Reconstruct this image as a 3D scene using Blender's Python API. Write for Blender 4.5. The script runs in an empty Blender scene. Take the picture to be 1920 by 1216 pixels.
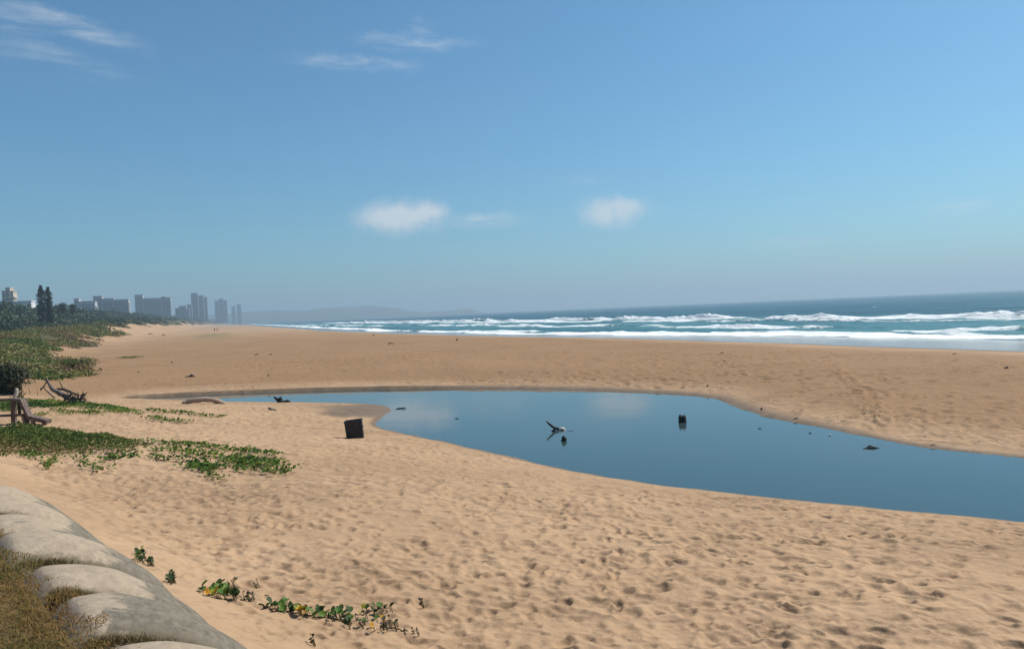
import bpy, math, random
import numpy as np
from mathutils import Vector, Matrix
rnd = random.Random(7)
rng = np.random.default_rng(11)
scene = bpy.context.scene
COL = scene.collection

# ------------------------------------------------------------------ camera
FPX = 1450.0                     # focal length in photo pixels (1920 wide)
CAMZ = 4.6                       # metres above the lagoon's water
PITCH = math.radians(0.964)
ROLL = math.radians(2.48)
_f = Vector((0, math.cos(PITCH), -math.sin(PITCH)))
_r0 = Vector((1, 0, 0)); _u0 = Vector((0, math.sin(PITCH), math.cos(PITCH)))
_r = _r0 * math.cos(ROLL) - _u0 * math.sin(ROLL)
_u = _r0 * math.sin(ROLL) + _u0 * math.cos(ROLL)
cam_data = bpy.data.cameras.new('camera')
cam = bpy.data.objects.new('camera', cam_data); COL.objects.link(cam)
M = Matrix.Identity(4)
for i in range(3):
    M[i][0], M[i][1], M[i][2] = _r[i], _u[i], -_f[i]
M[2][3] = CAMZ
cam.matrix_world = M
cam_data.sensor_fit = 'HORIZONTAL'; cam_data.sensor_width = 36.0
cam_data.lens = 36.0 * FPX / 1920.0
cam_data.clip_start = 0.1; cam_data.clip_end = 60000
scene.camera = cam

def ray(px, py):
    return (_f * FPX + _r * (px - 960) - _u * (py - 608)).normalized()

def at_z(px, py, z):
    d = ray(px, py); k = (z - CAMZ) / d.z
    return (d.x * k, d.y * k)

# ------------------------------------------------------------------ light
SUN_AZ = math.radians(60)        # to the right of straight ahead
SUN_EL = math.radians(51)
world = bpy.data.worlds.new('World'); scene.world = world; world.use_nodes = True
sun_data = bpy.data.lights.new('sun', 'SUN')
sun_data.energy = 4.8; sun_data.angle = math.radians(0.53); sun_data.color = (1.0, 0.95, 0.87)
sun = bpy.data.objects.new('sun', sun_data); COL.objects.link(sun)
_sd = Vector((math.sin(SUN_AZ) * math.cos(SUN_EL), math.cos(SUN_AZ) * math.cos(SUN_EL), math.sin(SUN_EL)))
sun.rotation_euler = (-_sd).to_track_quat('-Z', 'Y').to_euler()
sun.location = (60, 40, 90)
scene.view_settings.view_transform = 'Standard'
scene.view_settings.look = 'None'
scene.view_settings.exposure = 0.25
scene.view_settings.gamma = 1.0
scene.view_settings.use_curve_mapping = False
scene.cycles.use_denoising = True
scene.cycles.max_bounces = 6
scene.cycles.volume_bounces = 0
scene.cycles.transparent_max_bounces = 8

class NT:
    """small node-tree helper"""
    def __init__(self, tree):
        self.t = tree; self.n = tree.nodes; self.l = tree.links
    def node(self, typ, **kw):
        nd = self.n.new(typ)
        for k, v in kw.items():
            setattr(nd, k, v)
        return nd
    def put(self, sock, v):
        if isinstance(v, bpy.types.NodeSocket): self.l.new(v, sock)
        elif v is not None: sock.default_value = v
    def math(self, op, a, b=None, clamp=False):
        nd = self.node('ShaderNodeMath', operation=op, use_clamp=clamp)
        self.put(nd.inputs[0], a)
        if b is not None: self.put(nd.inputs[1], b)
        return nd.outputs[0]
    def mix(self, fac, a, b):
        nd = self.node('ShaderNodeMix', data_type='RGBA')
        self.put(nd.inputs[0], fac)
        self.put(nd.inputs[6], a if isinstance(a, bpy.types.NodeSocket) else (*a, 1))
        self.put(nd.inputs[7], b if isinstance(b, bpy.types.NodeSocket) else (*b, 1))
        return nd.outputs[2]
    def ramp(self, fac, lo, hi, smooth=True):
        nd = self.node('ShaderNodeMapRange', interpolation_type='SMOOTHSTEP' if smooth else 'LINEAR')
        self.put(nd.inputs[0], fac); self.put(nd.inputs[1], lo); self.put(nd.inputs[2], hi)
        return nd.outputs[0]
    def noise(self, vec, scale, detail=4, rough=0.55, dist=0.0):
        nd = self.node('ShaderNodeTexNoise')
        if vec is not None: self.l.new(vec, nd.inputs['Vector'])
        nd.inputs['Scale'].default_value = scale; nd.inputs['Detail'].default_value = detail
        nd.inputs['Roughness'].default_value = rough; nd.inputs['Distortion'].default_value = dist
        return nd.outputs[0]
    def mapping(self, vec, scale=(1, 1, 1), rot=(0, 0, 0)):
        nd = self.node('ShaderNodeMapping')
        self.l.new(vec, nd.inputs[0]); nd.inputs['Scale'].default_value = scale
        nd.inputs['Rotation'].default_value = rot
        return nd.outputs[0]
    def attr(self, name):
        return self.node('ShaderNodeAttribute', attribute_name=name)
    def bump(self, h, strength, dist, normal=None):
        nd = self.node('ShaderNodeBump'); nd.inputs['Strength'].default_value = strength
        nd.inputs['Distance'].default_value = dist; self.l.new(h, nd.inputs['Height'])
        if normal is not None: self.l.new(normal, nd.inputs['Normal'])
        return nd.outputs[0]

# sky: physical sky plus thin drifting clouds in the air's own direction space
def build_world():
    k = NT(world.node_tree); k.n.clear()
    out = k.node('ShaderNodeOutputWorld'); bg = k.node('ShaderNodeBackground')
    bg.inputs[1].default_value = 0.083
    sky = k.node('ShaderNodeTexSky', sky_type='NISHITA')
    sky.sun_disc = False; sky.sun_elevation = SUN_EL; sky.sun_rotation = SUN_AZ
    sky.altitude = 0; sky.air_density = 1.0; sky.dust_density = 0.9; sky.ozone_density = 4.0
    tc = k.node('ShaderNodeTexCoord')
    sep = k.node('ShaderNodeSeparateXYZ'); k.l.new(tc.outputs['Generated'], sep.inputs[0])
    az = k.math('ARCTAN2', sep.outputs[0], sep.outputs[1])
    el = k.math('ARCSINE', sep.outputs[2])
    comb = k.node('ShaderNodeCombineXYZ'); k.l.new(az, comb.inputs[0]); k.l.new(el, comb.inputs[1])
    v = comb.outputs[0]
    n_big = k.noise(v, 14, 5, 0.6, 0.4); n_fine = k.noise(v, 45, 6, 0.62, 0.5); n_puff = k.noise(v, 30, 5, 0.55, 0.2)
    wisp = k.noise(k.mapping(v, (0.22, 1.3, 1), (0, 0, 0.12)), 60, 6, 0.6, 0.5)
    waz = k.math('ADD', az, k.math('MULTIPLY', k.math('SUBTRACT', n_big, 0.5), 0.05))
    wel = k.math('ADD', el, k.math('MULTIPLY', k.math('SUBTRACT', n_fine, 0.5), 0.022))
    # (photo pixel of the centre, half width px, half height px, opacity, tilt, wispy, flat base)
    clouds = [(752, 412, 78, 34, 1.1, 0, 0), (790, 404, 48, 28, 1.1, 0, 0), (895, 414, 85, 15, 0.7, 0, 1), (1147, 403, 66, 32, 0.95, 0, 0), (1175, 396, 38, 24, 0.9, 0, 0),
              (655, 118, 115, 13, 0.6, 0, 1), (780, 80, 110, 14, 0.55, 0, 1), (788, 54, 24, 17, 0.28, 0, 1),
              (140, 50, 100, 17, 0.75, 0.16, 1), (80, 105, 120, 20, 0.32, 0.12, 1), (20, 36, 60, 22, 0.4, 0, 1),
              (1785, 390, 60, 14, 0.4, 0, 1), (1495, 455, 75, 14, 0.3, 0, 1), (1090, 337, 50, 9, 0.2, 0, 1)]
    total = None
    for (px, py, hw, hh, op, tilt, wi) in clouds:
        d = ray(px, py); a0 = math.atan2(d.x, d.y); e0 = math.asin(d.z)
        da = k.math('SUBTRACT', waz, a0)
        de = k.math('SUBTRACT', wel, e0)
        if tilt or True:
            de = k.math('ADD', de, k.math('MULTIPLY', da, tilt + math.tan(ROLL) * (1 if wi else 0)))
        x = k.math('DIVIDE', da, hw * 1.25 / FPX); y = k.math('DIVIDE', de, hh * 1.25 / FPX)
        r = k.math('SQRT', k.math('ADD', k.math('MULTIPLY', x, x), k.math('MULTIPLY', y, y)))
        m = k.ramp(r, 1.15, 0.1)
        if wi:
            m = k.math('MULTIPLY', m, k.ramp(wisp, 0.3, 0.7))
        else:
            # puffy top, dissolving base
            m = k.math('MULTIPLY', m, k.ramp(k.math('ADD', n_puff, k.math('MULTIPLY', y, 0.10)), 0.22, 0.50))
            m = k.math('MULTIPLY', m, k.ramp(y, -1.3, 0.35))
            m = k.math('MULTIPLY', m, 1.25, True)
        m = k.math('MULTIPLY', m, op)
        total = m if total is None else k.math('MAXIMUM', total, m)
    cl = k.math('MULTIPLY', total, 0.72, True)
    hs = k.node('ShaderNodeHueSaturation'); hs.inputs['Saturation'].default_value = 1.0
    k.l.new(sky.outputs[0], hs.inputs['Color'])
    tn = k.node('ShaderNodeMix', data_type='RGBA', blend_type='MULTIPLY'); tn.inputs[0].default_value = 1.0
    k.l.new(hs.outputs[0], tn.inputs[6]); tn.inputs[7].default_value = (0.61, 1.02, 1.12, 1)
    col = k.mix(cl, tn.outputs[2], (7.6, 8.0, 8.4))
    k.l.new(col, bg.inputs[0]); k.l.new(bg.outputs[0], out.inputs[0])
build_world()

# ------------------------------------------------------------------ helpers
def smooth(a, b, x):
    t = np.clip((x - a) / (b - a), 0, 1); return t * t * (3 - 2 * t)

def _hash(ix, iy, seed):
    h = (ix.astype(np.int64) * 374761393 + iy.astype(np.int64) * 668265263 + seed * 974711) & 0x7fffffff
    h = ((h ^ (h >> 13)) * 1274126177) & 0x7fffffff
    return ((h ^ (h >> 16)) & 0xffff) / 65535.0

def vnoise(x, y, seed=0):
    x = np.asarray(x, float); y = np.asarray(y, float)
    ix = np.floor(x); iy = np.floor(y); fx = x - ix; fy = y - iy
    fx = fx * fx * fx * (fx * (fx * 6 - 15) + 10); fy = fy * fy * fy * (fy * (fy * 6 - 15) + 10)
    a = _hash(ix, iy, seed); b = _hash(ix + 1, iy, seed); c = _hash(ix, iy + 1, seed); d = _hash(ix + 1, iy + 1, seed)
    return (a + (b - a) * fx) * (1 - fy) + (c + (d - c) * fx) * fy - 0.5

def fbm(x, y, octs=4, seed=0, gain=0.5):
    s = 0; a = 1.0
    for o in range(octs):
        s = s + a * vnoise(x * 2 ** o + 13.7 * o, y * 2 ** o - 7.1 * o, seed + o); a *= gain
    return s

def mesh_from(name, verts, faces, mat=None, smooth_shade=True, attrs=None, mats=None, mat_idx=None):
    me = bpy.data.meshes.new(name)
    verts = np.asarray(verts, np.float32)
    if isinstance(faces, np.ndarray) and faces.ndim == 2:
        k = faces.shape[1]; nf = len(faces)
        me.vertices.add(len(verts)); me.vertices.foreach_set('co', verts.ravel())
        me.loops.add(nf * k); me.loops.foreach_set('vertex_index', faces.astype(np.int32).ravel())
        me.polygons.add(nf)
        me.polygons.foreach_set('loop_start', np.arange(0, nf * k, k, dtype=np.int32))
        try: me.polygons.foreach_set('loop_total', np.full(nf, k, np.int32))
        except Exception: pass
    else:
        me.from_pydata([tuple(v) for v in verts], [], [tuple(f) for f in faces])
    if attrs:
        for an, av in attrs.items():
            at = me.attributes.new(an, 'FLOAT', 'POINT')
            at.data.foreach_set('value', np.asarray(av, np.float32))
    for m in (mats or ([mat] if mat else [])): me.materials.append(m)
    if mat_idx is not None: me.polygons.foreach_set('material_index', np.asarray(mat_idx, np.int32))
    me.polygons.foreach_set('use_smooth', np.full(len(me.polygons), smooth_shade))
    me.update(); me.validate()
    return me

def obj(name, me, parent=None, loc=None):
    o = bpy.data.objects.new(name, me); COL.objects.link(o)
    if parent is not None: o.parent = parent
    if loc is not None: o.location = loc
    return o

def tag(o, label=None, cat=None, group=None, kind=None):
    if label: o['label'] = label
    if cat: o['category'] = cat
    if group: o['group'] = group
    if kind: o['kind'] = kind
    return o

def thing(name, label, cat, loc=(0, 0, 0), rotz=0.0, group=None):
    o = bpy.data.objects.new(name, None); COL.objects.link(o)
    o.location = loc; o.rotation_euler = (0, 0, rotz); o.empty_display_size = 0.2
    return tag(o, label, cat, group)

def grid_faces(nr, nc):
    i = np.arange(nr - 1)[:, None] * nc + np.arange(nc - 1)[None, :]
    i = i.ravel()
    return np.stack([i, i + 1, i + nc + 1, i + nc], 1)

def tube(points, radii, sides=8, seed=0, lump=0.12):
    """tapered, slightly lumpy limb along a polyline -> verts, faces"""
    r_ = random.Random(seed); pts = [Vector(p) for p in points]; V = []; F = []
    up = Vector((0.13, 0.21, 1)).normalized()
    for i, p in enumerate(pts):
        d = (pts[min(i + 1, len(pts) - 1)] - pts[max(i - 1, 0)]).normalized()
        a = d.cross(up)
        if a.length < 1e-3: a = d.cross(Vector((1, 0, 0)))
        a.normalize(); b = d.cross(a).normalized()
        for k in range(sides):
            an = 2 * math.pi * k / sides
            rr = radii[i] * (1 + r_.uniform(-lump, lump))
            V.append(tuple(p + (a * math.cos(an) + b * math.sin(an)) * rr))
    n = len(pts)
    for i in range(n - 1):
        for k in range(sides):
            k2 = (k + 1) % sides
            F.append((i * sides + k, i * sides + k2, (i + 1) * sides + k2, (i + 1) * sides + k))
    F.append(tuple(range(sides - 1, -1, -1))); F.append(tuple(range((n - 1) * sides, n * sides)))
    return V, F

def join(parts):
    V = []; F = []
    for v, f in parts:
        o = len(V); V += list(v); F += [tuple(i + o for i in q) for q in f]
    return V, F

def boxvf(x0, x1, y0, y1, z0, z1):
    V = [(x, y, z) for z in (z0, z1) for y in (y0, y1) for x in (x0, x1)]
    return V, [(0, 2, 3, 1), (4, 5, 7, 6), (0, 1, 5, 4), (2, 6, 7, 3), (0, 4, 6, 2), (1, 3, 7, 5)]

def bevel_box(name, x0, x1, y0, y1, z0, z1, mat, parent, bev=0.01):
    import bmesh
    V, F = boxvf(x0, x1, y0, y1, z0, z1)
    bm = bmesh.new(); vs = [bm.verts.new(v) for v in V]
    for f in F: bm.faces.new([vs[i] for i in f])
    bmesh.ops.recalc_face_normals(bm, faces=bm.faces)
    bmesh.ops.bevel(bm, geom=list(bm.edges), offset=bev, segments=1, affect='EDGES')
    me = bpy.data.meshes.new(name); bm.to_mesh(me); bm.free(); me.materials.append(mat)
    return obj(name, me, parent)

# ------------------------------------------------------------------ lie of the land
TH = math.radians(20.8)                      # the coast runs 20.8 degrees left of straight ahead
Cx, Cy = -math.sin(TH), math.cos(TH)         # along the coast
Nx, Ny = math.cos(TH), math.sin(TH)          # out to sea
SEA_Z = -0.8
def st(x, y): return Cx * x + Cy * y, Nx * x + Ny * y
def xy(s, t): return Cx * s + Nx * t, Cy * s + Ny * t

def t_shore(s): return np.interp(s, [-300, 40, 58, 100, 170, 290, 860, 3000, 9000], [86, 80, 79, 76, 64, 56, 66, 112, 230])
def t_toe(s): return np.interp(s, [-50, 20, 52, 100, 165, 300, 1000, 1800, 2600, 5000, 9000], [-16, -13, -10.5, -15, -20, -23, -22, -4, 28, 60, 120])

# lagoon outline, traced on the ground plane
FAR_PX = [(215, 750), (300, 743), (440, 737), (620, 731), (860, 728), (1000, 728.5), (1100, 730.5), (1200, 735), (1290, 740), (1345, 747),
          (1378, 762), (1440, 783), (1500, 794), (1600, 813), (1700, 833), (1800, 846), (1920, 858), (2100, 880), (2500, 925)]
NEAR_PX = [(2500, 1010), (2100, 985), (1920, 970), (1800, 960), (1650, 948), (1450, 928), (1250, 905), (1100, 884), (980, 858), (850, 828),
           (760, 810), (712, 800), (703, 791), (714, 778), (735, 767), (728, 759), (700, 755), (640, 753), (560, 752.5), (480, 752.5), (425, 752), (330, 750)]
POND = [at_z(px, py, 0.0) for px, py in FAR_PX] + [at_z(px, py, 0.07) for px, py in NEAR_PX]
def chaikin(P, n=2):
    for _ in range(n):
        Q = []
        for i in range(len(P)):
            a = P[i]; b = P[(i + 1) % len(P)]
            Q += [(a[0] * .75 + b[0] * .25, a[1] * .75 + b[1] * .25), (a[0] * .25 + b[0] * .75, a[1] * .25 + b[1] * .75)]
        P = Q
    return P
POND = chaikin(POND, 1)
_PA = np.array(POND); _PB = np.roll(_PA, -1, 0)
def pond_sd(x, y):
    """signed distance to the lagoon's edge, negative inside"""
    x = np.asarray(x, float).ravel(); y = np.asarray(y, float).ravel()
    best = np.full(x.shape, 1e9); inside = np.zeros(x.shape, bool)
    for (ax, ay), (bx, by) in zip(_PA, _PB):
        dx, dy = bx - ax, by - ay; L = dx * dx + dy * dy + 1e-12
        h = np.clip(((x - ax) * dx + (y - ay) * dy) / L, 0, 1)
        best = np.minimum(best, (x - ax - h * dx) ** 2 + (y - ay - h * dy) ** 2)
        cond = ((ay > y) != (by > y))
        inside ^= cond & (x < dx * (y - ay) / (dy if abs(dy) > 1e-9 else 1e-9) + ax)
    return np.where(inside, -1, 1) * np.sqrt(best)

# sand-bag wall along the lawn's edge
WD = np.array((0.66, -0.75)); WD = WD / np.linalg.norm(WD)      # along the wall
WN = np.array((-WD[1], WD[0]))                                    # seaward (0.714, 0.70)
WP = np.array((-3.44, 5.435))
LAWN_Z = 3.0
def wall_w(x, y): return (x - WP[0]) * WN[0] + (y - WP[1]) * WN[1]

def ground(x, y, detail=True):
    shp = np.shape(x)
    x = np.asarray(x, float).ravel(); y = np.asarray(y, float).ravel()
    s, t = st(x, y)
    ts = t_shore(s) + 2.2 * vnoise(s / 23, s * 0 + 3.3, 5) * 2
    u = t / ts                                   # 0 at the old line, 1 at the waterline
    z = np.interp(u, [-1, -0.35, 0, 0.38, 0.50, 0.60, 0.68, 1.0, 1.6, 3.0, 8],
                  [1.7, 1.35, 1.15, 0.98, 0.80, 0.48, 0.14, SEA_Z, -2.2, -5, -8])
    r = np.hypot(x, y)
    dry = smooth(0.72, 0.55, u)
    z = z + dry * 0.35 * fbm(x / 19, y / 19, 3, 21) * smooth(8, 25, r) + dry * 0.10 * fbm(x / 4.3, y / 4.3, 3, 33)
    # low dune face by the scrub
    tt = t_toe(s) + 5 * fbm(s / 40, t / 40, 3, 3) * smooth(30, 80, s)
    q = tt - t
    h1 = np.interp(s, [0, 60, 150, 230, 420, 900, 3000], [2.2, 2.3, 2.4, 3.0, 6.0, 9.5, 13])
    d1 = np.interp(s, [0, 200, 500, 3000], [13, 16, 26, 40])
    z = z + h1 * smooth(-2, d1, q) * (1 + 0.35 * fbm(x / 17, y / 17, 3, 8))
    hc = 9.6 * (1 + 0.22 * fbm(s / 160, t / 160, 3, 17))
    z = z + hc * smooth(32, 100, q)
    # lagoon
    near = r < 110
    if near.any():
        sd = np.full(x.shape, 50.0); sd[near] = pond_sd(x[near], y[near])
        sd = sd + 0.16 * fbm(x / 0.9, y / 0.9, 3, 44) * smooth(6, 1.5, np.abs(sd))
        farside = smooth(-4, 4, y - (np.interp(x, [-60, -8, 0, 8, 16, 40], [52, 44, 35, 29.5, 23, 22])))
        Lg = np.interp(r, [12, 25, 45], [5.5, 6.5, 9.0]) * (1 - farside) + 5.1 * farside
        # cut bank on the narrow western arm
        cut = farside * smooth(2, -9, x) * smooth(52, 40, -x + 0)
        g = 1 - np.exp(-np.maximum(sd, 0) / Lg)
        zo = z * g
        zo = zo + cut * 0.13 * smooth(0.02, 0.22, sd) * np.exp(-np.maximum(sd, 0) / 3.0)
        spit = np.exp(-(((x + 8.0) / 4.5) ** 2 + ((y - 38.0) / 4.0) ** 2))       # flat damp spit
        zo = zo * (1 - 0.80 * spit * np.exp(-np.maximum(sd, 0) / 7))
        zi = -0.55 * smooth(0, 1.8, -sd) - 0.012
        z = np.where(sd > 0, zo + 0.012, zi)
    # bank up to the sand bags and under the lawn
    w = wall_w(x, y)
    bank = smooth(4.2, 0.6, w)
    z = z * (1 - bank) + bank * np.interp(w, [-1.5, 0.6, 4.2], [2.35, 2.05, 1.0])
    z = np.where(w < 0.55, np.minimum(z, 2.1), z)
    return z.reshape(shp)

def gz(x, y): return float(ground(np.array([x]), np.array([y]))[0])

def hit(px, py):
    """where the line of sight through a photo pixel first meets the land"""
    d = ray(px, py)
    k = np.concatenate([np.arange(6, 80, 0.05), np.arange(80, 400, 0.5), np.geomspace(400, 4000, 400)])
    X = d.x * k; Y = d.y * k; Z = CAMZ + d.z * k
    G = ground(X, Y); ok = np.nonzero(Z <= G)[0]
    i = ok[0] if len(ok) else -1
    return Vector((X[i], Y[i], G[i]))

# ------------------------------------------------------------------ materials
def principled(name, color, rough=0.8, spec=0.3):
    m = bpy.data.materials.new(name); m.use_nodes = True
    k = NT(m.node_tree); b = k.n['Principled BSDF']
    if not isinstance(color, bpy.types.NodeSocket): b.inputs['Base Color'].default_value = (*color, 1)
    b.inputs['Roughness'].default_value = rough
    b.inputs['Specular IOR Level'].default_value = spec
    return m, k, b

def pos(k): return k.node('ShaderNodeNewGeometry').outputs['Position']
def objco(k): return k.node('ShaderNodeTexCoord').outputs['Object']

def mat_sand():
    m, k, b = principled('sand', (0.42, 0.28, 0.17), 0.92, 0.15)
    p = pos(k)
    n1 = k.noise(p, 0.11, 4, 0.6); n2 = k.noise(p, 1.6, 5, 0.65); n3 = k.noise(p, 60, 3, 0.7)
    n4 = k.noise(k.mapping(p, (0.35, 1.6, 1), (0, 0, 0.36)), 0.5, 4, 0.6)
    c = k.mix(k.ramp(n1, 0.35, 0.68), (0.350, 0.225, 0.131), (0.435, 0.284, 0.170))
    c = k.mix(k.math('MULTIPLY', k.ramp(n2, 0.5, 0.75), 0.35), c, (0.25, 0.165, 0.098))
    c = k.mix(k.math('MULTIPLY', k.ramp(n4, 0.5, 0.72), 0.4), c, (0.455, 0.305, 0.193))
    c = k.mix(k.math('MULTIPLY', k.ramp(n3, 0.3, 0.8), 0.25), c, (0.22, 0.145, 0.09))
    n5 = k.noise(k.mapping(p, (0.10, 0.45, 1), (0, 0, -0.30)), 1.0, 5, 0.6)
    c = k.mix(k.math('MULTIPLY', k.math('MULTIPLY', k.ramp(n5, 0.56, 0.66), k.ramp(k.noise(p, 9, 5, 0.75), 0.42, 0.62)), 0.75), c, (0.185, 0.12, 0.072))
    far = k.attr('berm').outputs['Fac']                       # seaward bar: coarser, browner sand
    c = k.mix(k.math('MULTIPLY', far, 0.7), c, (0.225, 0.128, 0.062))
    lit = k.attr('litter').outputs['Fac']                     # plant litter under the scrub
    lf = k.ramp(k.math('ADD', lit, k.math('MULTIPLY', k.math('SUBTRACT', k.noise(p, 0.7, 5, 0.65), 0.5), 0.9)), 0.35, 0.6)
    c = k.mix(lf, c, k.mix(k.ramp(n2, 0.35, 0.6), (0.045, 0.050, 0.020), (0.11, 0.085, 0.045)))
    alg = k.attr('olive').outputs['Fac']
    c = k.mix(k.math('MULTIPLY', alg, k.ramp(n2, 0.3, 0.6)), c, (0.17, 0.15, 0.07))
    wet = k.attr('wet').outputs['Fac']
    wf = k.ramp(k.math('ADD', wet, k.math('MULTIPLY', k.math('SUBTRACT', n2, 0.5), 0.25)), 0.2, 0.75)
    c = k.mix(wf, c, k.mix(k.ramp(n2, 0.3, 0.7), (0.155, 0.105, 0.066), (0.20, 0.140, 0.092)))
    film = k.attr('film').outputs['Fac']                      # sheet of water left by the swash
    ff = k.ramp(k.math('ADD', film, k.math('MULTIPLY', k.math('SUBTRACT', k.noise(p, 0.25, 4, 0.5), 0.5), 0.35)), 0.3, 0.7)
    k.l.new(c, b.inputs['Base Color'])
    rr = k.node('ShaderNodeMix', data_type='FLOAT'); k.put(rr.inputs[0], wf); rr.inputs[2].default_value = 0.95; rr.inputs[3].default_value = 0.6
    r2 = k.node('ShaderNodeMix', data_type='FLOAT'); k.put(r2.inputs[0], ff); k.l.new(rr.outputs[0], r2.inputs[2]); r2.inputs[3].default_value = 0.12
    k.l.new(r2.outputs[0], b.inputs['Roughness'])
    sp = k.node('ShaderNodeMix', data_type='FLOAT'); k.put(sp.inputs[0], ff); sp.inputs[2].default_value = 0.12; sp.inputs[3].default_value = 0.6
    k.l.new(sp.outputs[0], b.inputs['Specular IOR Level'])
    h = k.math('ADD', k.math('MULTIPLY', k.noise(p, 7, 5, 0.6), 1.0), k.math('MULTIPLY', n3, 0.2))
    dryf = k.math('SUBTRACT', 1.0, ff)
    h = k.math('MULTIPLY', h, dryf)
    b1 = k.bump(h, 0.55, 0.05)
    h2 = k.math('MULTIPLY', k.math('MULTIPLY', k.noise(p, 1.5, 4, 0.6), far), dryf)
    # close-set wind-softened dents between the pressed prints
    vo = k.node('ShaderNodeTexVoronoi', feature='SMOOTH_F1', voronoi_dimensions='2D'); vo.inputs['Scale'].default_value = 2.7; vo.inputs['Smoothness'].default_value = 0.45
    dv = k.node('ShaderNodeVectorMath', operation='ADD'); k.l.new(k.mapping(p, (0.8, 1.15, 0.2), (0, 0, 0.3)), dv.inputs[0])
    nv = k.node('ShaderNodeTexNoise'); k.l.new(p, nv.inputs['Vector']); nv.inputs['Scale'].default_value = 1.3; nv.inputs['Detail'].default_value = 3
    k.l.new(nv.outputs['Color'], dv.inputs[1]); k.l.new(dv.outputs[0], vo.inputs['Vector'])
    near_ = k.math('MULTIPLY', k.math('SUBTRACT', 1.0, k.math('MULTIPLY', far, 0.6)), k.ramp(k.noise(p, 0.33, 3, 0.6), 0.28, 0.55))
    h3 = k.math('MULTIPLY', k.math('MULTIPLY', vo.outputs['Distance'], near_), k.math('MULTIPLY', dryf, k.math('SUBTRACT', 1.0, wf)))
    b2 = k.bump(h3, 0.6, 0.13, b1)
    k.l.new(k.bump(h2, 0.6, 0.22, b2), b.inputs['Normal'])
    return m

def mat_lagoon():
    m, k, b = principled('lagoon_water', (0.030, 0.062, 0.085), 0.025, 0.5)
    b.inputs['IOR'].default_value = 1.333
    p = pos(k)
    c = k.mix(k.ramp(k.noise(p, 0.09, 3, 0.5), 0.35, 0.65), (0.028, 0.058, 0.062), (0.040, 0.062, 0.060))
    k.l.new(c, b.inputs['Base Color'])
    h = k.math('ADD', k.noise(k.mapping(p, (1, 2.2, 1), (0, 0, 0.4)), 2.2, 3, 0.5), k.math('MULTIPLY', k.noise(p, 0.35, 2, 0.5), 2.0))
    rp = k.ramp(k.noise(k.mapping(p, (0.5, 1.6, 1), (0, 0, 0.25)), 0.22, 4, 0.6), 0.50, 0.72)   # cat's-paws of wind
    h = k.math('ADD', h, k.math('MULTIPLY', rp, k.math('MULTIPLY', k.noise(k.mapping(p, (1, 2.6, 1), (0, 0, 0.3)), 6.0, 3, 0.55), 2.2)))
    k.l.new(k.bump(h, 0.08, 0.014), b.inputs['Normal'])
    return m

def mat_sea():
    m, k, b = principled('sea_water', (0.012, 0.075, 0.10), 0.16, 0.3)
    b.inputs['IOR'].default_value = 1.333
    p = pos(k)
    v = k.mapping(p, (1, 1, 1), (0, 0, -TH))
    n = k.noise(k.mapping(v, (1.0, 0.35, 1)), 0.55, 5, 0.62)
    nb = k.noise(k.mapping(v, (1.0, 0.25, 1)), 0.035, 4, 0.55)
    sh = k.attr('shallow').outputs['Fac']
    c = k.mix(k.ramp(nb, 0.3, 0.7), (0.006, 0.055, 0.080), (0.012, 0.085, 0.108))
    c = k.mix(k.math('MULTIPLY', sh, k.ramp(nb, 0.2, 0.75)), c, (0.060, 0.200, 0.205))
    sandy = k.attr('sandy').outputs['Fac']
    c = k.mix(sandy, c, (0.16, 0.19, 0.185))
    foam = k.attr('foam').outputs['Fac']
    fn = k.noise(k.mapping(v, (1.0, 0.5, 1)), 0.85, 7, 0.72)
    fine = k.noise(v, 3.2, 6, 0.7)
    fsum = k.math('ADD', foam, k.math('ADD', k.math('MULTIPLY', k.math('SUBTRACT', fn, 0.5), 2.2), k.math('MULTIPLY', k.math('SUBTRACT', fine, 0.5), 0.8)))
    ff = k.ramp(fsum, 0.36, 0.70)
    # scattered whitecaps offshore
    cap = k.noise(k.mapping(v, (1.0, 0.45, 1)), 0.16, 7, 0.72)
    capf = k.math('MULTIPLY', k.ramp(cap, 0.655, 0.70), k.attr('open').outputs['Fac'])
    ff = k.math('MAXIMUM', ff, k.math('MULTIPLY', capf, 0.8))
    c = k.mix(ff, c, (0.72, 0.75, 0.75))
    k.l.new(c, b.inputs['Base Color'])
    rr = k.node('ShaderNodeMix', data_type='FLOAT'); k.put(rr.inputs[0], ff); rr.inputs[2].default_value = 0.32; rr.inputs[3].default_value = 0.95
    k.l.new(rr.outputs[0], b.inputs['Roughness'])
    h = k.math('ADD', k.math('MULTIPLY', n, 1.0), k.math('MULTIPLY', nb, 4.0))
    calm = k.math('SUBTRACT', 1.0, k.math('MULTIPLY', sandy, 0.85))
    h = k.math('MULTIPLY', h, calm)
    b1 = k.bump(h, 0.9, 0.9)
    k.l.new(k.bump(k.math('MULTIPLY', k.math('ADD', fine, k.math('MULTIPLY', ff, 0.6)), calm), 0.5, 0.25, b1), b.inputs['Normal'])
    return m

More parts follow.
